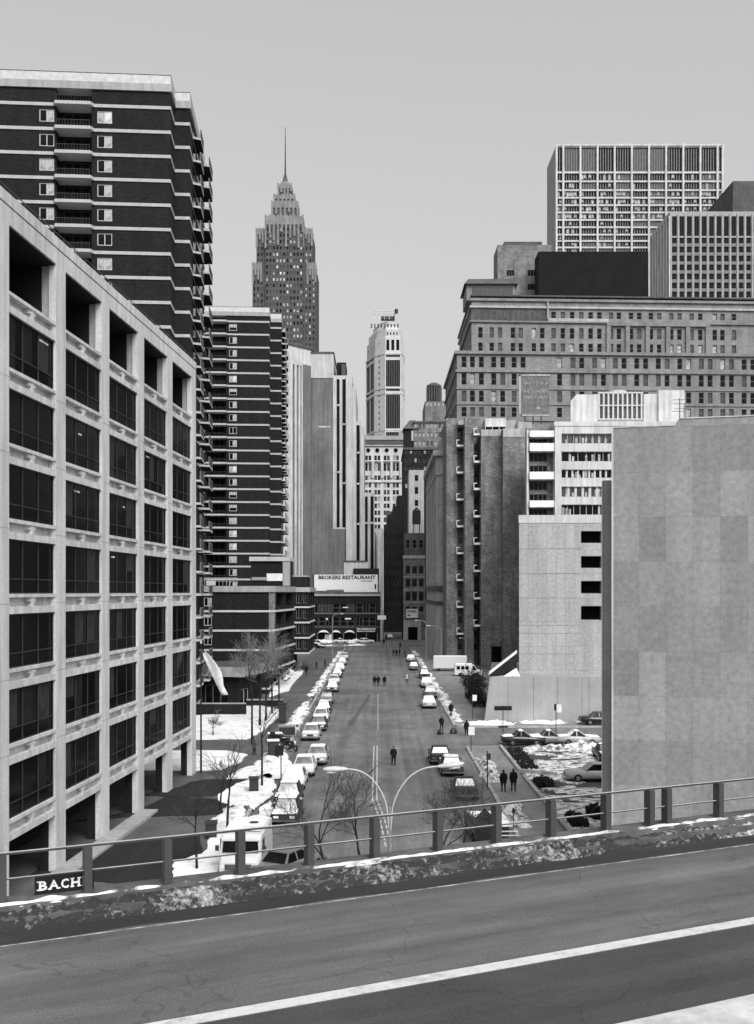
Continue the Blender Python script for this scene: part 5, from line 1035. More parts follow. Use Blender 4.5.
# right-hand kerb
park(466.5, 801.5, 'black car with a whitened rear window, nearest in the right row', 'car_black', side='r', snow=2, L=4.6)
park(453, 777.5, 'dark car with snowy roof and boot beside the dark pickup', 'car_black', side='r', snow=3)
park(441, 765.5, 'dark square-roofed car with black roof edge standing ahead of the snowy-booted one', 'car_black', side='r', snow=2, L=4.8, rz=math.pi + .0)
park(429.5, 709, 'white-roofed car nearest the crossing in the far right row', 'car_white', side='r', snow=3)
park(431, 698, 'snow-buried car just beyond the white-roofed car, right row', 'car_grey', side='r', snow=3)
park(427, 688, 'snow-buried car in the middle of the far right row', 'car_white', side='r', snow=11)
park(425, 679, 'snow-buried car last before the side drive, right row', 'car_black', side='r', snow=3)
park(414, 670.5, 'dark-bumpered car with snowy roof opposite the white box trailer', 'car_grey', side='r', snow=3)
park(411, 662, 'snow-covered car at the far end of the right row', 'car_white', side='r', snow=11)
x, y = G(390, 639); make_car('moving_car', 'white car driving up the narrow street between the dark buildings', 'car_white', (x, y + 2.6, 0), 0, snow=3)
x, y = G(361, 642.5); make_car('parked_car', 'long snow-covered car parked sideways before the dark restaurant', 'car_white', (x + 1.2, 318, 0), R(90), snow=11, L=5.8, group='cars before the restaurant')
x, y = G(349, 643); make_car('parked_car', 'short snow-topped car, left one of the pair before the restaurant', 'car_white', (x - 2.5, 318.3, 0), R(90), snow=3, L=4.6, group='cars before the restaurant')
for px, py, lb, pt in ((304, 661, 'small dark car near the far left corner with snow on its roof', 'car_black'), (308, 655, 'pale boxy car turning at the far left corner', 'car_silver')): x, y = G(px + 4, py); make_car('parked_car', lb, pt, (x - 1.2, y + 48 if py < 656 else y + 52, 0), R(70), snow=3, group='cars at the far left corner')
# cars in the snowy lot
make_car('hatchback', 'silver hatchback parked sideways in the snowy lot beside the blank wall', 'car_silver', (PX(592, 86.2), 86.2, .02), R(-90), L=4.5, W=1.75, kind='hatch')
for px, yy, lb, pt, sn in ((520, 108.8, 'dark car at the left end of the snowy row below the podium', 'car_black', 1), (547, 109.2, 'dark snow-roofed car in the middle of the row below the podium', 'car_grey', 1), (574, 109.0, 'pale car by the right end of the row below the podium', 'car_silver', 3)):
    make_car('parked_car', lb, pt, (PX(px, yy), yy - 2.2, 0), R(90), snow=sn, L=4.4, group='snowy cars parked on the cross street')
make_car('parked_car', 'black car pulled up close to the podium wall, far right', 'car_black', (PX(601, 121.6), 122.0, .13), R(90), snow=0, L=4.8, group='snowy cars parked on the cross street')
make_car('parked_car', 'dark car half hidden behind the edge of the blank wall', 'car_black', (PX(606, 97), 97, .02), R(0), snow=1, L=4.6, group='cars in the snowy lot')

# white step van, nearest on the left
VX, VY = PX(240, 56.8), 56.0
V = thing('step_van', 'white step van with dark windscreen parked nearest on the left', 'van', (VX, VY, 0), R(-2))
b = MB(); b.loft([ring8(1.15, .5, 2.55, 1.12, .12, 1.04), ring8(1.5, .45, 2.75, 1.16, .12, 1.12), ring8(7.0, .45, 2.85, 1.16, .12, 1.12), ring8(7.1, .5, 2.75, 1.1, .12, 1.05)], 'car_white'); b.build('body', V)
b = MB(); b.loft([ring8(0, .55, 1.25, 1.0, .15), ring8(.25, .5, 1.42, 1.08, .15), ring8(1.2, .5, 1.62, 1.12, .15)], 'car_white', True); b.build('hood', V)
b = MB(); b.raw([(-.98, 1.02, 1.68), (.98, 1.02, 1.68), (.94, 1.13, 2.38), (-.94, 1.13, 2.38), (-.98, 1.3, 1.68), (.98, 1.3, 1.68), (.94, 1.3, 2.38), (-.94, 1.3, 2.38)], [(0, 1, 2, 3), (0, 4, 5, 1), (1, 5, 6, 2), (2, 6, 7, 3), (3, 7, 4, 0)], 'glass_dark'); b.build('windshield', V)
b = MB(); b.box(-1.02, 1.02, 1.0, 1.2, 2.4, 2.5, 'car_white'); b.box(-.03, .03, 1.02, 1.2, 1.68, 2.4, 'frame_dark'); b.build('window_frame', V)
b = MB(); b.box(-.72, .72, -.05, .03, .78, 1.15, 'frame_mid')
for i in range(5): b.box(-.70, .70, -.07, -.05, .80 + i * .07, .83 + i * .07, 'dark_metal')
b.build('grille', V); b = MB(); b.box(-1.08, 1.08, -.22, -.02, .45, .66, 'pale_metal'); b.build('bumper', V)
for s in (-1, 1):
    b = MB(); b.box(s * .84 - .11, s * .84 + .11, -.06, .04, .86, 1.08, 'lamp_glass'); b.build('headlight', V)
    b = MB(); b.box(s * 1.17 - .012, s * 1.17 + .012, 1.6, 2.4, 1.55, 2.4, 'glass_dark'); b.build('side_window', V)
    b = MB(); b.box(s * 1.28 - .1, s * 1.28 + .1, 1.1, 1.16, 1.75, 2.1, 'dark_metal'); b.build('mirror', V)
    for yy in (.75, 5.6): b = MB(); b.tube([(s * .9, yy, .42), (s * 1.14, yy, .42)], .42, 'rubber', 16, False); b.build('wheel', V)
b = MB()
for y in (4.6, 6.0): b.frustum(ngon(.30, 12, .35, y), 2.84, ngon(.24, 12, .35, y), 2.98, 'dark_metal' if y < 5 else 'white_paint')
b.build('roof_vent', V)
b = MB(); b.box(-1.0, 1.0, 2.2, 6.8, 2.84, 2.90, 'snow'); b.build('snow_cover', V); V.scale = (1.0, .72, .85)
make_car('double_parked_car', 'grey car standing askew right of the white step van, just above the parapet', 'car_grey', (PX(287, 57.2), 57.6, 0), R(152), L=5.2, snow=0)
# white van and box trailer standing across the side drive
def side_van(name, label, cat, px0, px1, py, hgt, wins, nose=True):
    x0, y = G(px0, py); x1 = PX(px1, y); L = x1 - x0; o = thing(name, label, cat, ((x0 + x1) / 2, y + 1.0, 0)); h = L / 2
    b = MB(); P = [(-h, .4), (h, .4), (h, 1.15), (h - .9, 1.3), (h - 1.5, hgt), (-h + .1, hgt)] if nose else [(-h, .75), (h, .75), (h, hgt), (-h, hgt)]
    b.raw([(x, -1.0, z) for x, z in P] + [(x, 1.0, z) for x, z in P], [tuple(range(len(P))), tuple(range(2 * len(P) - 1, len(P) - 1, -1))] + [((i + 1) % len(P), i, len(P) + i, len(P) + (i + 1) % len(P)) for i in range(len(P))], 'car_white'); b.build('body', o)
    for i in range(wins): w_ = (L - 2.6) / wins; b = MB(); b.box(-h + .4 + i * w_, -h + .3 + (i + .86) * w_, -1.03, -.97, hgt - .95, hgt - .3, 'glass_dark'); b.build('side_window', o)
    if nose: b = MB(); b.raw([(h - 1.45, -1.02, hgt - .25), (h - 1.75, -1.02, hgt - .25), (h - 1.75, -1.02, 1.3), (h - 1.0, -1.02, 1.3)], [(0, 1, 2, 3)], 'glass_dark'); b.build('door_window', o)
    for x in (-h + 1, h - 1): b = MB(); b.tube([(x, -1.04, .38), (x, -.75, .38)], .38, 'rubber', 14, False); b.build('wheel', o)
    b = MB(); b.box(-h + .1, h - (1.6 if nose else .1), -.95, .95, hgt, hgt + .1, 'snow'); b.build('snow_cover', o); return o
side_van('box_trailer', 'long white box trailer standing sideways at the foot of the brick piers', 'trailer', 433.5, 467, 672, 3.0, 0, False)
side_van('passenger_van', 'white windowed passenger van facing right in front of the box trailer', 'van', 454.5, 482, 677, 2.3, 3)
# motorcycles on the left pavement
def motorcycle(label, px, py, rz):
    x, y = G(px, py); o = thing('motorcycle', label, 'motorcycle', (x, y, .13), rz, 'motorcycles on the left pavement')
    for yy in (-.7, .7):
        b = MB(); b.tube([(-.06, yy, .31), (.06, yy, .31)], .31, 'rubber', 16, False); w_ = b.build('wheel', o); b = MB(); b.tube([(-.07, yy, .31), (.07, yy, .31)], .17, 'chrome', 10, False); b.build('rim', w_)
    b = MB(); b.box(-.16, .16, -.3, .3, .22, .6, 'dark_metal'); b.build('engine', o); b = MB(); b.loft([ring8(-.4, .7, .86, .12, .04), ring8(-.1, .66, .98, .17, .04), ring8(.2, .68, .88, .13, .04)], 'car_black', True); b.build('fuel_tank', o)
    b = MB(); b.box(-.14, .14, .2, .85, .7, .82, 'cloth_dark'); b.build('seat', o); b = MB(); b.tube([(-.38, -.35, 1.08), (0, -.5, 1.0), (.38, -.35, 1.08)], .025, 'chrome', 6); b.tube([(0, -.7, .31), (0, -.48, 1.0)], .04, 'chrome', 6); b.build('handlebar', o)
    b = MB(); b.tube([(0, -.62, .86), (0, -.5, .86)], .1, 'lamp_glass', 10, False); b.build('headlight', o); b = MB(); b.box(-.17, .17, .6, 1.0, .82, 1.15, 'dark_metal'); b.build('top_box', o)
motorcycle('motorcycle leaning nearest the car row on the left pavement', 292, 752, R(35)); motorcycle('motorcycle second from the cars, handlebars turned away', 285, 749, R(25)); motorcycle('motorcycle at the back beside the dark utility box', 279, 745, R(60))

PI = math.pi
# ================================================================ people
def person(label, px, py, coat='cloth_dark', legs='cloth_dark', face=0.0, stride=.16, hgt=1.74, z=0.0, arms=.0, group='people walking on the street', hat=False, at=None, seed=0):
    """one skinned body: legs mid-stride, arms hanging; front towards local -y"""
    k = hgt / 1.75
    V_ = {'pel': ((0, 0, .95), .165), 'wst': ((0, -.01, 1.12), .150), 'cst': ((0, -.01, 1.33), .185), 'nk': ((0, -.01, 1.475), .075), 'hd': ((0, -.03, 1.57), .085), 'top': ((0, -.02, 1.665), .082)}
    E = [('pel', 'wst'), ('wst', 'cst'), ('cst', 'nk'), ('nk', 'hd'), ('hd', 'top')]
    for s, n in ((-1, 'l'), (1, 'r')):
        f = s * stride
        V_['hip' + n] = ((s * .10, 0, .88), .115); V_['kn' + n] = ((s * .105, -f * .75 - .03, .50), .075); V_['an' + n] = ((s * .105, -f + (.05 if f < 0 else 0), .10 + (.05 if f < 0 else 0)), .052); V_['toe' + n] = ((s * .12, -f - .15, .045), .045)
        E += [('pel', 'hip' + n), ('hip' + n, 'kn' + n), ('kn' + n, 'an' + n), ('an' + n, 'toe' + n)]
        V_['sh' + n] = ((s * .20, 0, 1.40), .085); V_['el' + n] = ((s * .275, f * .35 + .03, 1.14), .062); V_['wr' + n] = ((s * .265, f * .7 - .06 - arms, .93 + arms * .6), .042)
        E += [('cst', 'sh' + n), ('sh' + n, 'el' + n), ('el' + n, 'wr' + n)]
        w_ = Vector(V_['wr' + n][0]); pm = w_ + Vector((0, -.02, -.085)); V_['pm' + n] = (tuple(pm), .036); E.append(('wr' + n, 'pm' + n))
    names = list(V_); idx = {n: i for i, n in enumerate(names)}
    me = bpy.data.meshes.new('sk'); me.from_pydata([V_[n][0] for n in names], [(idx[a], idx[c]) for a, c in E], []); o = bpy.data.objects.new('sk', me); COL.objects.link(o)
    md = o.modifiers.new('s', 'SKIN'); md.use_smooth_shade = True
    if not me.skin_vertices: raise RuntimeError('no skin layer')
    for i, n in enumerate(names): r = V_[n][1]; me.skin_vertices[0].data[i].radius = (r * (1.2 if n in ('pel', 'wst', 'cst') else 1), r * (.85 if n in ('pel', 'wst', 'cst') else 1)); me.skin_vertices[0].data[i].use_root = n == 'pel'
    sb = o.modifiers.new('b', 'SUBSURF'); sb.levels = sb.render_levels = 1
    ev = o.evaluated_get(bpy.context.evaluated_depsgraph_get()); m2 = bpy.data.meshes.new_from_object(ev); bpy.data.objects.remove(o); bpy.data.meshes.remove(me)
    b = MB(); b.raw([v.co for v in m2.vertices], [tuple(p.vertices) for p in m2.polygons], coat, True); bpy.data.meshes.remove(m2)
    for i, f in enumerate(b.f):
        c = sum((Vector(b.v[q]) for q in f), Vector()) / len(f)
        m = coat
        if c.z > 1.50 and abs(c.x) < .13: m = 'hair' if (c.z > 1.63 or c.y > .005) else 'skin'
        elif c.z < .10: m = 'rubber'
        elif c.z < .80 and abs(c.x) < .21: m = legs
        elif abs(c.x) > .2 and c.z < V_['wrl'][0][2] - .02 or (abs(c.x) > .2 and c.z < .86): m = 'skin'
        b.m[i] = b.mi(m)
    for s, n in ((-1, 'l'), (1, 'r')):                               # thumb and four fingers, slightly curled
        p = Vector(V_['pm' + n][0])
        for q, (dy, ln) in enumerate(((-.030, .075), (-.010, .085), (.010, .08), (.028, .062))): b.tube([p + Vector((0, dy, -.01)), p + Vector((0, dy - .008, -.02 - ln * .5)), p + Vector((-s * .012, dy - .02, -.02 - ln))], [.0095, .009, .007], 'skin', 5)
        b.tube([p + Vector((0, -.03, .03)), p + Vector((-s * .015, -.055, -.01)), p + Vector((-s * .02, -.06, -.04))], [.011, .010, .008], 'skin', 5)
    b.raw([(-.012, -.112, 1.555), (.012, -.112, 1.555), (0, -.140, 1.56), (0, -.108, 1.60)], [(0, 1, 2), (1, 3, 2), (3, 0, 2)], 'skin')
    b.box(-.028, .028, -.113, -.106, 1.522, 1.530, 'red_lens')
    for s in (-1, 1): b.box(s * .034 - .014, s * .034 + .014, -.113, -.104, 1.596, 1.608, 'hair'); b.box(s * .088 - .012, s * .088 + .012, -.03, .01, 1.55, 1.61, 'skin')
    x, y = at or G(px, py); o = link('person', b.mesh('person'), None, (x, y, z), face); o.scale = (k, k, k); tag(o, label, 'person', group)
    c = MB(); c.loft([[(r_ * math.cos(a) * .23, r_ * math.sin(a) * .16 + yo, zz) for a in [2 * math.pi * i / 14 for i in range(14)]] for zz, r_, yo in ((.72, 1.12, .0), (.95, 1.02, 0), (1.15, .94, -.01), (1.34, 1.0, -.01), (1.44, .80, -.01), (1.49, .42, -.01))], coat, True, False); c.build('coat', o)
    h = MB(); h.loft([[(r_ * math.cos(a), r_ * math.sin(a) * 1.1 - .015, zz) for a in [2 * math.pi * i / 12 for i in range(12)]] for zz, r_ in ((1.635, .098), (1.67, .100), (1.71, .086), (1.745, .05), (1.757, .01))], 'hair' if not hat else coat, True); h.build('hat' if hat else 'hair', o)
    return o
person('person in a dark coat walking alone in the middle of the street', 393.5, 765.5, face=.2, stride=.13)
person('person in a dark coat, left of the pair on the right pavement', 503.5, 794, face=PI, z=.13, stride=.14)
person('person in a dark jacket, right of the pair on the right pavement', 513.5, 793.5, face=PI, z=.13, stride=.17, hgt=1.8)
person('person in dark clothes stepping off the kerb at the crossing, left of three', 441.5, 731.5, face=.3, stride=.12)
person('person in dark clothes on the pavement beyond the snowy corner', 451, 717.5, face=-.2, z=.13)
person('person in dark clothes crossing beside the snowy corner, right of three', 466.5, 736, face=PI, stride=.2)
person('dark figure at the left of the trio far up the street', 374.5, 686, face=PI, stride=.12)
person('dark figure in the middle of the trio far up the street', 378.3, 686, face=PI, stride=.1)
person('dark figure at the right of the trio, a step apart', 384.5, 686, face=PI, stride=.14)
person('person in a pale top crossing the street far up on the right', 406.8, 683, coat='cloth_pale', face=PI / 2, stride=.18)
for px, py, lb in ((393.5, 656, 'dark figure at the left of the group crossing at the far corner'), (396.5, 656.5, 'dark figure second from the left in the far corner group'), (399.5, 655.5, 'dark figure third in the far corner group'), (404.8, 657, 'dark figure at the right of the far corner group'), (400.2, 648.5, 'dark figure standing behind the far corner group'), (384, 645, 'dark figure waiting on the far side near the white plate sign')): person(lb, px, py, face=(px * 7) % 6.28, stride=.13)
for px, py, lb, ct in ((316.5, 670, 'dark-coated person walking on the far left pavement', 'cloth_dark'), (306.5, 675.5, 'person beside the pavement snow near the low wing', 'cloth_dark'), (325, 668, 'person in dark clothes between the pavement and the snowy cars', 'cloth_dark'), (254, 756.5, 'person in pale grey standing by the plaza trees', 'cloth_grey'), (306, 653, 'dark figure at the far left street corner', 'cloth_dark')):
    person(lb, px, py, coat=ct, face=(px * 3) % 6.28, z=.13)

# ================================================================ trees
def bare_tree(label, x, y, z, hgt, spread, seed, lean=0.0, fork=.35, tw=.055, depth=5, kids=3, group=None, name='bare_tree', fine=.010, tm='twig'):
    rr = random.Random(seed); o = thing(name, label, 'tree', (x, y, z), 0, group); tr = MB(); cr = MB()
    def grow(mb, p, d, L, r, k):
        pts = [p]; n = 3 if k else 2; q = p
        for i in range(n):
            d = (d + Vector((rr.gauss(0, .10), rr.gauss(0, .10), rr.gauss(.04, .06)))).normalized(); q = q + d * (L / n); pts.append(q)
        mb.tube(pts, [r + (r * .62 - r) * i / n for i in range(n + 1)], 'bark' if k > depth - 2 else tm, 6 if r > .03 else 4)
        if k <= 0: return
        for c in range(kids if k < depth else kids + 1):
            a = rr.uniform(0, 2 * PI) if k < depth else 2 * PI * c / (kids + 1) + rr.uniform(-.4, .4); t = rr.uniform(.45, 1.0) if c else 1.0; s = pts[min(n, int(t * n))]
            u = d.orthogonal().normalized(); v = d.cross(u); sp = spread * rr.uniform(.6, 1.25) * (.55 if c == 0 else 1)
            grow(cr, s, (d + (u * math.cos(a) + v * math.sin(a)) * sp).normalized(), L * rr.uniform(.6, .85), max(fine, r * (.62 if c else .7) * .85), k - 1)
    pts = [Vector((0, 0, -.1)), Vector((lean * .4, 0, hgt * fork * .5)), Vector((lean, 0, hgt * fork))]; tr.tube(pts, [tw * 1.35, tw * 1.1, tw], 'bark', 8); tr.build('trunk', o)
    grow(cr, pts[-1], Vector((lean * .3, 0, 1)).normalized(), hgt * .24, tw * .9, depth); cr.build('crown', o); return o
def tree_at(px, py, *a, label='', z=.13, **k): x, y = G(px, py); return bare_tree(label, x, y, z, *a, **k)
PT = 'young bare trees on the plaza'
# street trees whose bases are hidden below the elevated roadway
FT = 'bare trees below the elevated roadway'
bare_tree('bare tree below the roadway with long limbs leaning left of the double lamp', PX(352, 50), 50, 0, 7.6, .8, 3, -1.2, .30, .075, 5, 3, FT, fine=.009)
bare_tree('bare tree below the roadway just right of the double lamp', PX(418, 49), 49, 0, 7.7, .85, 8, .8, .30, .075, 5, 3, FT, fine=.009)
bare_tree('thin bare tree below the roadway close by the left foot of the double lamp', PX(366, 54), 54, 0, 6.6, .75, 15, -.4, .34, .07, 5, 3, FT, fine=.009)
bare_tree('slim bare tree below the roadway beside the dark container', PX(452, 55), 55, 0, 6.3, .9, 19, .6, .34, .07, 5, 3, FT, fine=.009)
tree_at(227, 836, 6.6, .8, 21, .1, .33, .07, 4, 3, PT, label='bare young tree rising from the kerb snow nearest the white van', fine=.012)
tree_at(197, 872, 5.0, .7, 22, -.1, .38, .06, 4, 3, PT, label='small bare tree behind the railing at the left plaza bed', fine=.012)
tree_at(220, 812, 4.6, .85, 23, .1, .3, .06, 4, 3, PT, label='bare spreading tree between the two dark beds', fine=.012)
tree_at(262, 788, 7.6, .6, 24, 0, .42, .07, 4, 3, PT, label='slender bare tree in the kerb snow beside the pale bin', fine=.012)
tree_at(252, 745, 10.0, .55, 25, 0, .5, .09, 5, 3, PT, label='tall twiggy tree at the left of the plaza snow group', fine=.016, tm='twig_pale')
for i, (px, py, lb) in enumerate(((260, 727, 'twiggy tree second from left in the plaza snow group'), (266, 722, 'twiggy tree third from left in the plaza snow group'), (272, 715, 'twiggy tree fourth from left in the plaza snow group'), (279, 709, 'twiggy tree at the right end of the plaza snow group'))): tree_at(px, py, 11.5 - i * .3, .85, 31 + i, 0, .30, .10, 5, 3, PT, label=lb, fine=.018, tm='twig_pale')
tree_at(213, 737, 3.4, .9, 41, .0, .15, .06, 4, 4, PT, label='low bare shrub tree with pale twigs on the plaza snow', fine=.012, tm='twig_pale')
def hedge(label, px0, px1, py, depth, h, seed, n_=900):
    x0, y = G(px0, py); x1 = PX(px1, y); rr = random.Random(seed); o = thing('evergreen_shrub', label, 'shrub', ((x0 + x1) / 2, y + depth / 2, .1)); b = MB(); w_ = x1 - x0
    for i in range(n_):
        u, v, t = rr.uniform(-1, 1), rr.uniform(-1, 1), rr.random(); hh = h * (1 - .35 * abs(u) ** 2) * (.65 + 1.0 * noise.noise((u * 3, seed, v * 4)))
        p = Vector((u * w_ / 2, v * depth / 2, t * hh)); s = rr.uniform(.05, .20); a = Vector((rr.gauss(0, 1), rr.gauss(0, 1), rr.gauss(0, 1))).normalized(); c = a.orthogonal().normalized(); b.face([p + a * s, p + c * s * .6, p - a * s, p - c * s * .6], 'hedge_leaf')
    b.build('foliage', o)
    m = MB()
    for i in range(5): x = -w_ / 2 * .7 + w_ * .7 * i / 4; m.tube([(x, 0, -.1), (x * 1.1, .1, h * .6)], [.05, .03], 'bark', 5)
    m.build('stem', o)
hedge('dark bush against the battered edge of the podium wall', 474, 488, 709, 16, 3.6, 1, 2600); hedge('dark bush by the ramp foot near the passenger van', 466, 490, 690, 14, 3.0, 2, 1800)
def hedge_at(label, x0, x1, y, depth, h, seed): hedge(label, CX + x0 * F / y, CX + x1 * F / y, HY + EYE * F / y, depth, h, seed)
hedge_at('dark hedge along the far left edge of the snowy lot', 12.5, 14.0, 91, 11.5, .4, 3); hedge_at('dark bush in the lot where the low walls meet', 12.7, 14.0, 83, 3.0, .5, 4); hedge_at('low dark bush at the near corner of the snowy lot', 12.8, 13.9, 69, 3, .5, 5); hedge_at('dark shrub at the foot of the blank wall edge', 14.6, 15.6, 71, 3, .6, 6)

# ================================================================ street furniture
def pole_thing(name, label, cat, x, y, z=.0): return thing(name, label, cat, (x, y, z))
# double-armed street lamp on the centre line, below the elevated roadway
LY = 41.0; lx = PX(390, LY); zt = PZ(800, LY)
SL = thing('street_lamp', 'double-armed street lamp with two pale cobra heads in the street centre', 'street lamp', (lx, LY, 0))
b = MB(); b.tube([(0, 0, 0), (0, 0, zt * .5), (0, 0, zt - .25)], [.09, .07, .05], 'grey_metal', 10); b.tube([(0, 0, 0), (0, 0, .6)], .14, 'grey_metal', 10); b.build('pole', SL)
def lamp_arm(px_tip, py_tip, px_head_end, py_h, ang):
    ex, ez = PX(px_tip, LY) - lx, PZ(py_tip, LY); s = 1 if ex > 0 else -1; x0_ = PX(387 if s < 0 else 392.5, LY) - lx; b = MB(); pts = [(x0_ * .3, 0, zt - 1.2), (x0_, 0, zt - .3)]
    for i in range(1, 11): t = i / 10; pts.append((x0_ + (ex - x0_) * t ** 1.25, 0, zt - .3 + (ez - zt + .3) * (1 - (1 - t) ** 2.3)))
    b.tube(pts, [.027] * len(pts), 'pale_metal', 8); o = b.build('arm', SL)
    hx = PX(px_head_end, LY) - lx; hz = PZ(py_h, LY); L = hx - ex; b = MB(); dz = hz - ez
    b.loft([[(ex + L * t, w_ * math.cos(a), ez + dz * t + h_ * math.sin(a)) for a in [2 * PI * i / 10 for i in range(10)]] for t, w_, h_ in ((-.04, .06, .05), (.12, .13, .09), (.5, .19, .12), (.85, .17, .10), (1.0, .06, .05))], 'lamp_paint', True); h = b.build('lamp_head', SL)
    b = MB(); b.loft([[(ex + L * t, w_ * math.cos(a), ez + dz * t - .08 + .10 * math.sin(a)) for a in [2 * PI * i / 8 for i in range(8)]] for t, w_ in ((.4, .08), (.6, .15), (.85, .1))], 'lamp_glass', True); b.build('lens', h)
lamp_arm(346, 769, 323, 769.5, 0); lamp_arm(439, 766.5, 464, 763.5, 0)
def small_lamp(label, px, py, hgt, arm, group='street lamps along the far pavements'):
    x, y = G(px, py); o = thing('street_lamp', label, 'street lamp', (x, y, .13), 0, group); b = MB(); b.tube([(0, 0, 0), (0, 0, hgt - .8), (arm * .25, 0, hgt - .15), (arm, 0, hgt)], [.12, .09, .07, .05], 'grey_metal', 8); b.build('pole', o); b = MB(); b.box(min(arm, arm * 1.35), max(arm, arm * 1.35), -.2, .2, hgt - .1, hgt + .1, 'lamp_paint'); b.build('lamp_head', o)
small_lamp('tall street lamp arching left beside the stone office building', 441, 668, 8.5, -2.2); small_lamp('street lamp on the right pavement before the pale stone facade', 426, 663, 9.2, -1.8); small_lamp('tall street lamp on the left pavement before the restaurant windows', 332.5, 661, 10.5, 1.8); small_lamp('short-armed lamp at the brick pier foot', 466, 668, 6.0, -1.0)
# flagpole with a limp flag
fx, fy = G(201, 774.5); FP = thing('flagpole', 'dark flagpole at the end of the concrete office arcade', 'flagpole', (fx, fy, .13)); H_ = PZ(645, fy)
b = MB(); b.tube([(0, 0, 0), (0, 0, H_)], [.09, .05], 'black_paint', 8); b.build('pole', FP); b = MB(); b.tube([(0, 0, H_), (0, 0, H_ + .12), (0, 0, H_ + .2)], [.08, .10, .03], 'pale_metal', 8); b.build('finial', FP)
fz = lambda py: PZ(py, fy); fxx = lambda px: PX(px, fy)
FL = thing('flag', 'pale flag hanging slack and blown right from the dark flagpole', 'flag', (fx, fy, fz(655)))
b = MB(); n = 14; rowsv = []
for i in range(n + 1):
    t = i / n; xl = (205 + (224 - 205) * t ** 1.15) + .5; xr = xl + 3.0 + 7.5 * math.sin(min(1, t * 1.3) * PI * .85) ** 1; py = 654 + 41 * t; r = []
    for j in range(9):
        u = j / 8; x = xl + (xr - xl) * u - 2.8; r.append((fxx(x) - fx, .10 * math.sin(u * 4 + t * 3), fz(py - 3 * u * (1 - t)) - fz(655)))
    rowsv.append(r)
b.raw([p for r in rowsv for p in r], [(i * 9 + j, i * 9 + j + 1, (i + 1) * 9 + j + 1, (i + 1) * 9 + j) for i in range(n) for j in range(8)], 'flag_cloth', True); cl = b.build('cloth', FL)
sm_ = cl.modifiers.new('t', 'SOLIDIFY'); sm_.thickness = .03
b = MB(); b.tube([(fxx(205.0) - fx, -.25, fz(669) - fz(655)), (fxx(206) - fx, -.28, fz(669) - fz(655))], .45, 'cloth_grey', 12, False); b.build('emblem', FL)
def sign_post(name, label, px, py, hgt, plates, cat='street sign', z=.13, group=None):
    x, y = G(px, py); o = thing(name, label, cat, (x, y, z), 0, group); b = MB(); b.tube([(0, 0, 0), (0, 0, hgt)], .045, 'dark_metal', 8); b.build('post', o)
    for (x0_, x1_, z0_, z1_, m) in plates: b = MB(); b.box(x0_, x1_, -.06, -.03, z0_, z1_, m); b.build('plate', o)
sign_post('street_name_sign', 'dark street name sign on a tall post by the cross street corner', 503, 744, 3.8, [(-.9, .9, 3.3, 3.75, 'black_paint'), (-.5, .5, 1.55, 1.75, 'dark_metal')])
sign_post('bus_stop_sign', 'white plate on a tall dark post before the podium wall', 556, 744, 4.0, [(.08, .55, 3.1, 3.9, 'white_paint'), (-.2, .0, 3.3, 3.95, 'black_paint')])
sign_post('parking_sign', 'small white plate sign at the crossing edge of the right pavement', 471, 753, 2.4, [(-.25, .35, 1.6, 2.4, 'white_paint')])
sign_post('parking_sign', 'small snowy sign on a short post along the right pavement', 487.5, 791, 3.0, [(-.1, .25, 2.3, 2.8, 'cloth_grey')])
sign_post('street_sign', 'white rectangular plate on a pole by the restaurant corner', 383, 650, 10.5, [(-1.5, .8, 8.0, 9.1, 'white_paint')])
sign_post('crossing_sign', 'slim signal post on the snowy island before the restaurant', 386.5, 652, 4.2, [(-.3, .3, 3.1, 4.0, 'black_paint')])
sign_post('parking_sign', 'pair of dark plates on a post by the pavement snow, left', 281, 783, 3.1, [(-.5, .2, 2.1, 2.9, 'black_paint')])
sign_post('parking_sign', 'white plate on a dark post behind the snowy corner, right', 472.5, 722, 3.2, [(.0, .5, 2.4, 3.1, 'white_paint'), (-.3, -.02, 2.3, 2.9, 'black_paint')])
def meter(label, px, py):
    x, y = G(px, py); o = thing('parking_meter', label, 'parking meter', (x, y, .13), 0, 'parking meters'); b = MB(); b.tube([(0, 0, 0), (0, 0, 1.05)], .035, 'dark_metal', 8); b.build('post', o); b = MB(); b.loft([ring8(-.07, 1.02, 1.36, .10, .04), ring8(.07, 1.02, 1.36, .10, .04)], 'dark_metal'); b.build('head', o)
meter('parking meter standing on snow at the near end of the right pavement', 513.5, 831)
for px, py, lb in ((318, 698, 'parking meter in the kerb snow beside the grey boxy car'), (313, 707, 'parking meter in the kerb snow, nearer than the grey boxy car'), (297, 738, 'parking meter at the edge of the pavement by the motorcycles')): meter(lb, px, py)
def bin_(label, px, py, w_, h_, m, group='street boxes and bins', dd=.8, cap='snow'):
    x, y = G(px, py); o = thing('utility_box', label, 'utility box', (x, y, .13), R(8), group); b = MB(); b.box(-w_ / 2, w_ / 2, 0, dd, .08, h_, m); b.build('casing', o); b = MB(); b.box(-w_ / 2 - .05, w_ / 2 + .05, -.05, dd + .05, h_, h_ + .1, cap); b.build('top', o); b = MB(); b.box(-w_ / 2 + .06, w_ / 2 - .06, -.03, -.001, .2, h_ - .1, 'dark_metal'); b.build('door', o)
    for s in (-1, 1): b = MB(); b.box(s * (w_ / 2 - .1) - .05, s * (w_ / 2 - .1) + .05, .1, dd - .1, 0, .08, 'dark_metal'); b.build('foot', o)
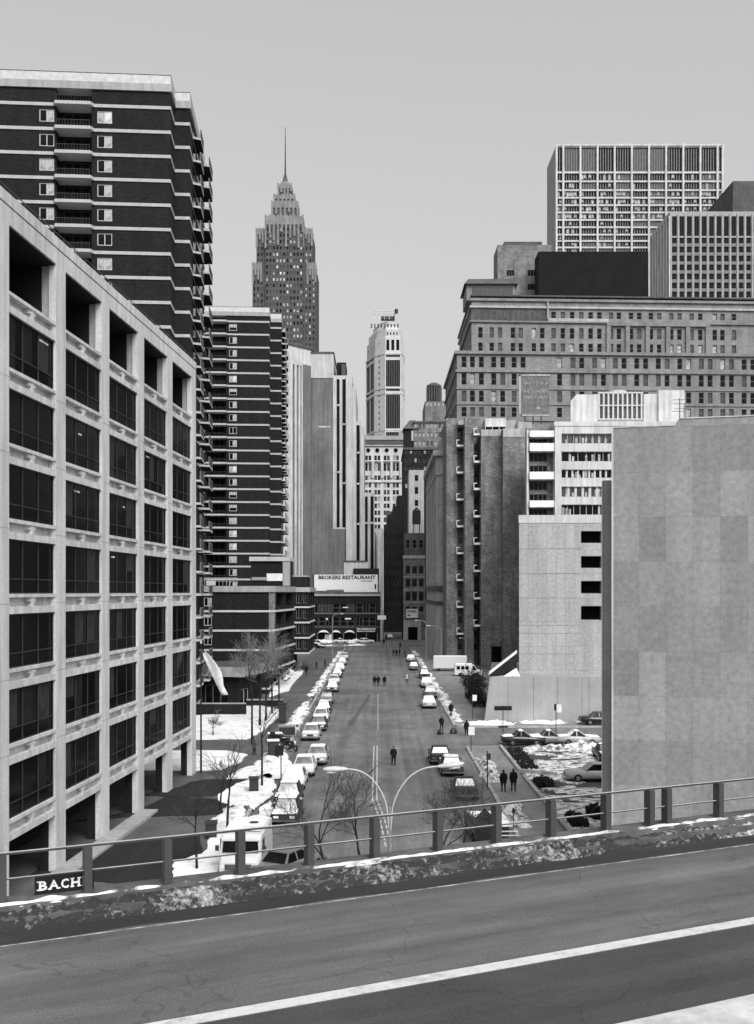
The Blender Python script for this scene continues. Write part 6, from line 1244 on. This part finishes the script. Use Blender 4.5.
bin_('tall dark box with a pale top on the left pavement', 273.5, 760, 1.0, 1.6, 'black_paint'); bin_('dark utility box behind the motorcycles with a flat top', 287, 738, 1.8, 1.1, 'grey_metal', cap='concrete_mid'); bin_('low dark box with pale top left of the motorcycles', 275, 743, 1.4, .8, 'black_paint'); bin_('dark narrow booth on the pavement right of the plaza snow', 282.5, 724, .8, 2.2, 'black_paint', cap='dark_metal')
bin_('dark litter bin by the slender tree in the kerb snow', 254, 794, .7, 1.0, 'black_paint', cap='dark_metal'); bin_('small litter bin at the plaza kerb behind the railing', 211, 841, .7, .9, 'dark_metal', cap='dark_metal')
# dark container with open flaps and a snow-covered back, nearest on the right
x, y = G(492, 846); DC = thing('dark_container', 'dark boxy container with raised flaps and snow-covered top, nearest right kerb', 'container', (x, y, 0), R(4))
b = MB(); b.box(-1.05, 1.05, 0, 4.2, .35, 1.15, 'car_black'); b.build('body', DC)
b = MB(); b.raw([(-1.0, .0, 1.15), (.15, .0, 1.15), (.1, .05, 1.75), (-.42, .1, 2.3), (-1.0, .1, 1.7), (-1.0, .08, 1.15), (.15, .08, 1.15), (.1, .13, 1.75), (-.42, .18, 2.3), (-1.0, .18, 1.7)], [(0, 1, 2, 3, 4), (9, 8, 7, 6, 5), (1, 6, 7, 2), (2, 7, 8, 3), (3, 8, 9, 4), (4, 9, 5, 0)], 'black_paint'); b.build('flap', DC)
b = MB(); b.raw([(-1.0, .2, 1.15), (-1.0, 1.5, 1.15), (-1.45, 1.5, 1.9), (-1.45, .2, 1.95), (-1.05, .2, 1.15), (-1.05, 1.5, 1.15), (-1.5, 1.5, 1.9), (-1.5, .2, 1.95)], [(0, 1, 2, 3), (7, 6, 5, 4), (0, 3, 7, 4), (1, 5, 6, 2), (2, 6, 7, 3)], 'black_paint'); b.build('flap', DC)
b = MB(); b.prism([(-.35, .2), (1.25, .1), (1.3, 4.0), (-.9, 4.1)], 1.15, 1.30, 'snow'); b.build('snow_cover', DC)
b = MB()
for z in (.6, .85): b.box(.2, 1.6, -.05, -.01, z, z + .07, 'pale_metal')
b.build('rail', DC)
for s in (-1, 1):
    for yy in (.8, 3.4): b = MB(); b.tube([(s * .8, yy, .34), (s * 1.08, yy, .34)], .34, 'rubber', 12, False); b.build('wheel', DC)
# bicycle rack heap and snow-capped planters at the snowy corner; iron railing of the podium corner
x, y = G(495, 722); RK_ = thing('bicycle_rack', 'low latticed metal rack in front of the podium wall corner', 'rack', (x, y, .13))
b = MB(); W_ = PX(503, y) - PX(484, y)
for i in range(9): q = -W_ / 2 + W_ * i / 8; b.box(q, q + .06, 0, .06, 0, 1.1, 'dark_metal')
b.build('upright', RK_)
for z in (.3, .7, 1.08): b = MB(); b.box(-W_ / 2, W_ / 2 + .06, -.04, -.005, z, z + .06, 'dark_metal'); b.build('rail', RK_)
x, y = G(446, 734); LB = thing('litter_heap', 'heap of bags and boxes on the kerb at the crossing', 'rubbish heap', (x, y, .0)); rr = random.Random(4)
for i in range(6): b = MB(); q = Vector((rr.uniform(-1, 1), rr.uniform(-.4, .5), 0)); s = rr.uniform(.25, .42); b.loft([[(q.x + s * r_ * math.cos(a) * (1 + .2 * math.sin(3 * a + i)), q.y + s * r_ * math.sin(a), zz * s) for a in [2 * PI * k / 9 for k in range(9)]] for zz, r_ in ((0, .8), (.5, 1.05), (1.2, .8), (1.7, .3))], 'black_paint' if i % 2 else 'cloth_grey', True); b.build('bag', LB)
